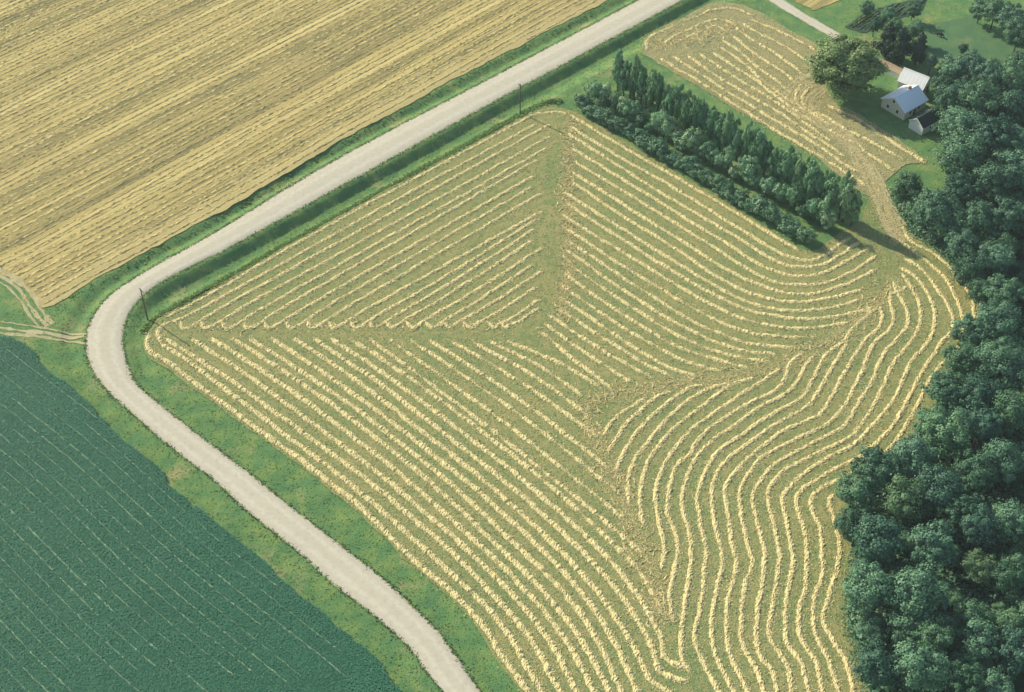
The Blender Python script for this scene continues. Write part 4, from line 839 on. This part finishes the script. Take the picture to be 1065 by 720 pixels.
# ------------------------------------------------------------------ utility poles
def pole(x, y, label):
    e = bpy.data.objects.new('utility_pole', None); COL.objects.link(e)
    gz = float(ground_z(np.array([x]), np.array([y]))[0]); e.location = (x, y, gz); e.rotation_euler[2] = math.radians(42); tag(e, label, 'pole', 'utility poles along the road')
    bm = bmesh.new(); bmesh.ops.create_cone(bm, cap_ends=True, segments=10, radius1=.20, radius2=.13, depth=11, matrix=Matrix.Translation((0, 0, 5.2)))
    me = bpy.data.meshes.new('post'); bm.to_mesh(me); bm.free(); link('post', me, [M['pole']], e)
    arm = box('crossarm', .13, .25, -1.2, 1.2, 9.9, 10.05, M['pole'], e)
    for yy in (-1.1, -.5, .5, 1.1):
        bm = bmesh.new(); bmesh.ops.create_cone(bm, cap_ends=True, segments=8, radius1=.06, radius2=.04, depth=.2, matrix=Matrix.Translation((.19, yy, 10.15)))
        me = bpy.data.meshes.new('insulator'); bm.to_mesh(me); bm.free(); link('insulator', me, [M['ceramic']], arm)
    for sg in (-1, 1): slab('brace', (.15, sg * .75, 9.9), (.15, 0.05 * sg, 9.2), (.2, 0.05 * sg, 9.2), (.2, sg * .75, 9.9), .05, M['pole'], e)
    return e
pole(*POLES[0], 'wooden utility pole at the bend of the road')
pole(*POLES[1], 'wooden utility pole in the ditch near the top corner of the hay field')

# garden rows: parts of the garden plot
gp = np.array(GARDEN); gd = np.array([math.cos(math.radians(44)), math.sin(math.radians(44))]); gn = np.array([-gd[1], gd[0]])
for j in range(-30, 31):
    tt = np.arange(-60, 60, .5); q = gp.mean(0) + gn * j * 1.1 + gd * tt[:, None]
    dd, _, _ = dist_poly(q[:, 0], q[:, 1], gp, True); ok = inside(q[:, 0], q[:, 1], gp) & (dd > .5)
    if ok.sum() < 8: continue
    P = q[ok][::4]
    if len(P) < 3: continue
    link('garden_row', row_mesh('garden_row', P, .32, (.25, .5, .35, .7)[j % 4], 12000 + j * 13, clump=1.1, wob=.08, step=.5, gaps=.3), [M[('leaf', 'leaf_shrub', 'leaf', 'blade_dry', 'leaf_oak')[j % 5]]], garden)

def animal(x, y, rot, label):
    """a dark grazing animal: one skinned body with neck, head, four jointed legs and tail"""
    J = [(0, 0, 1.0), (.55, 0, 1.05), (.95, 0, 1.02), (1.25, 0, .75), (1.5, 0, .38), (1.68, 0, .18),
         (-.55, 0, 1.05), (-.8, 0, 1.0), (-.92, 0, .6), (-.94, 0, .35)]
    Rr = [.42, .40, .26, .17, .14, .08, .40, .28, .05, .04]
    E = [(0, 1), (1, 2), (2, 3), (3, 4), (4, 5), (0, 6), (6, 7), (7, 8), (8, 9)]
    for sx, root in ((1, 1), (-1, 6)):
        for sy in (-1, 1):
            k = len(J); bend = .06 if sx > 0 else -.12
            J += [(.62 * sx, .22 * sy, .78), (.62 * sx + bend, .23 * sy, .42), (.62 * sx, .23 * sy, .04)]; Rr += [.17, .09, .07]; E += [(root, k), (k, k + 1), (k + 1, k + 2)]
    me = bpy.data.meshes.new('animal'); me.from_pydata(J, E, []); o = link('grazing_animal', me, [M['hide']])
    sk = o.modifiers.new('skin', 'SKIN')
    for i, q in enumerate(Rr): me.skin_vertices[0].data[i].radius = (q, q)
    me.skin_vertices[0].data[0].use_root = True
    sb = o.modifiers.new('smooth', 'SUBSURF'); sb.levels = 1; sb.render_levels = 1
    o.location = (x, y, .0); o.rotation_euler[2] = math.radians(rot); tag(o, label, 'animal'); return o
animal(*ANIMAL, -35, 'dark grazing animal standing in the pasture behind the farmhouse')

# ------------------------------------------------------------------ the air
def haze_box():
    m = bpy.data.materials.new('haze_air'); m.use_nodes = True; nt = m.node_tree
    nt.nodes.remove(nt.nodes['Principled BSDF'])
    v = nd(nt, 'ShaderNodeVolumePrincipled'); v.inputs['Color'].default_value = (.74, .90, .93, 1)
    v.inputs['Density'].default_value = HAZE; v.inputs['Anisotropy'].default_value = .15
    L(nt, v.outputs[0], nt.nodes['Material Output'].inputs['Volume'])
    o = box('haze', -9500, 9500, -9500, 9500, -4, 268, m, None); o.data.materials.clear(); o.data.materials.append(m)
    tag(o, kind='stuff'); o['label'] = 'thin summer haze filling the air over the farmland'; o['category'] = 'haze'
HAZE = .00011
haze_box()
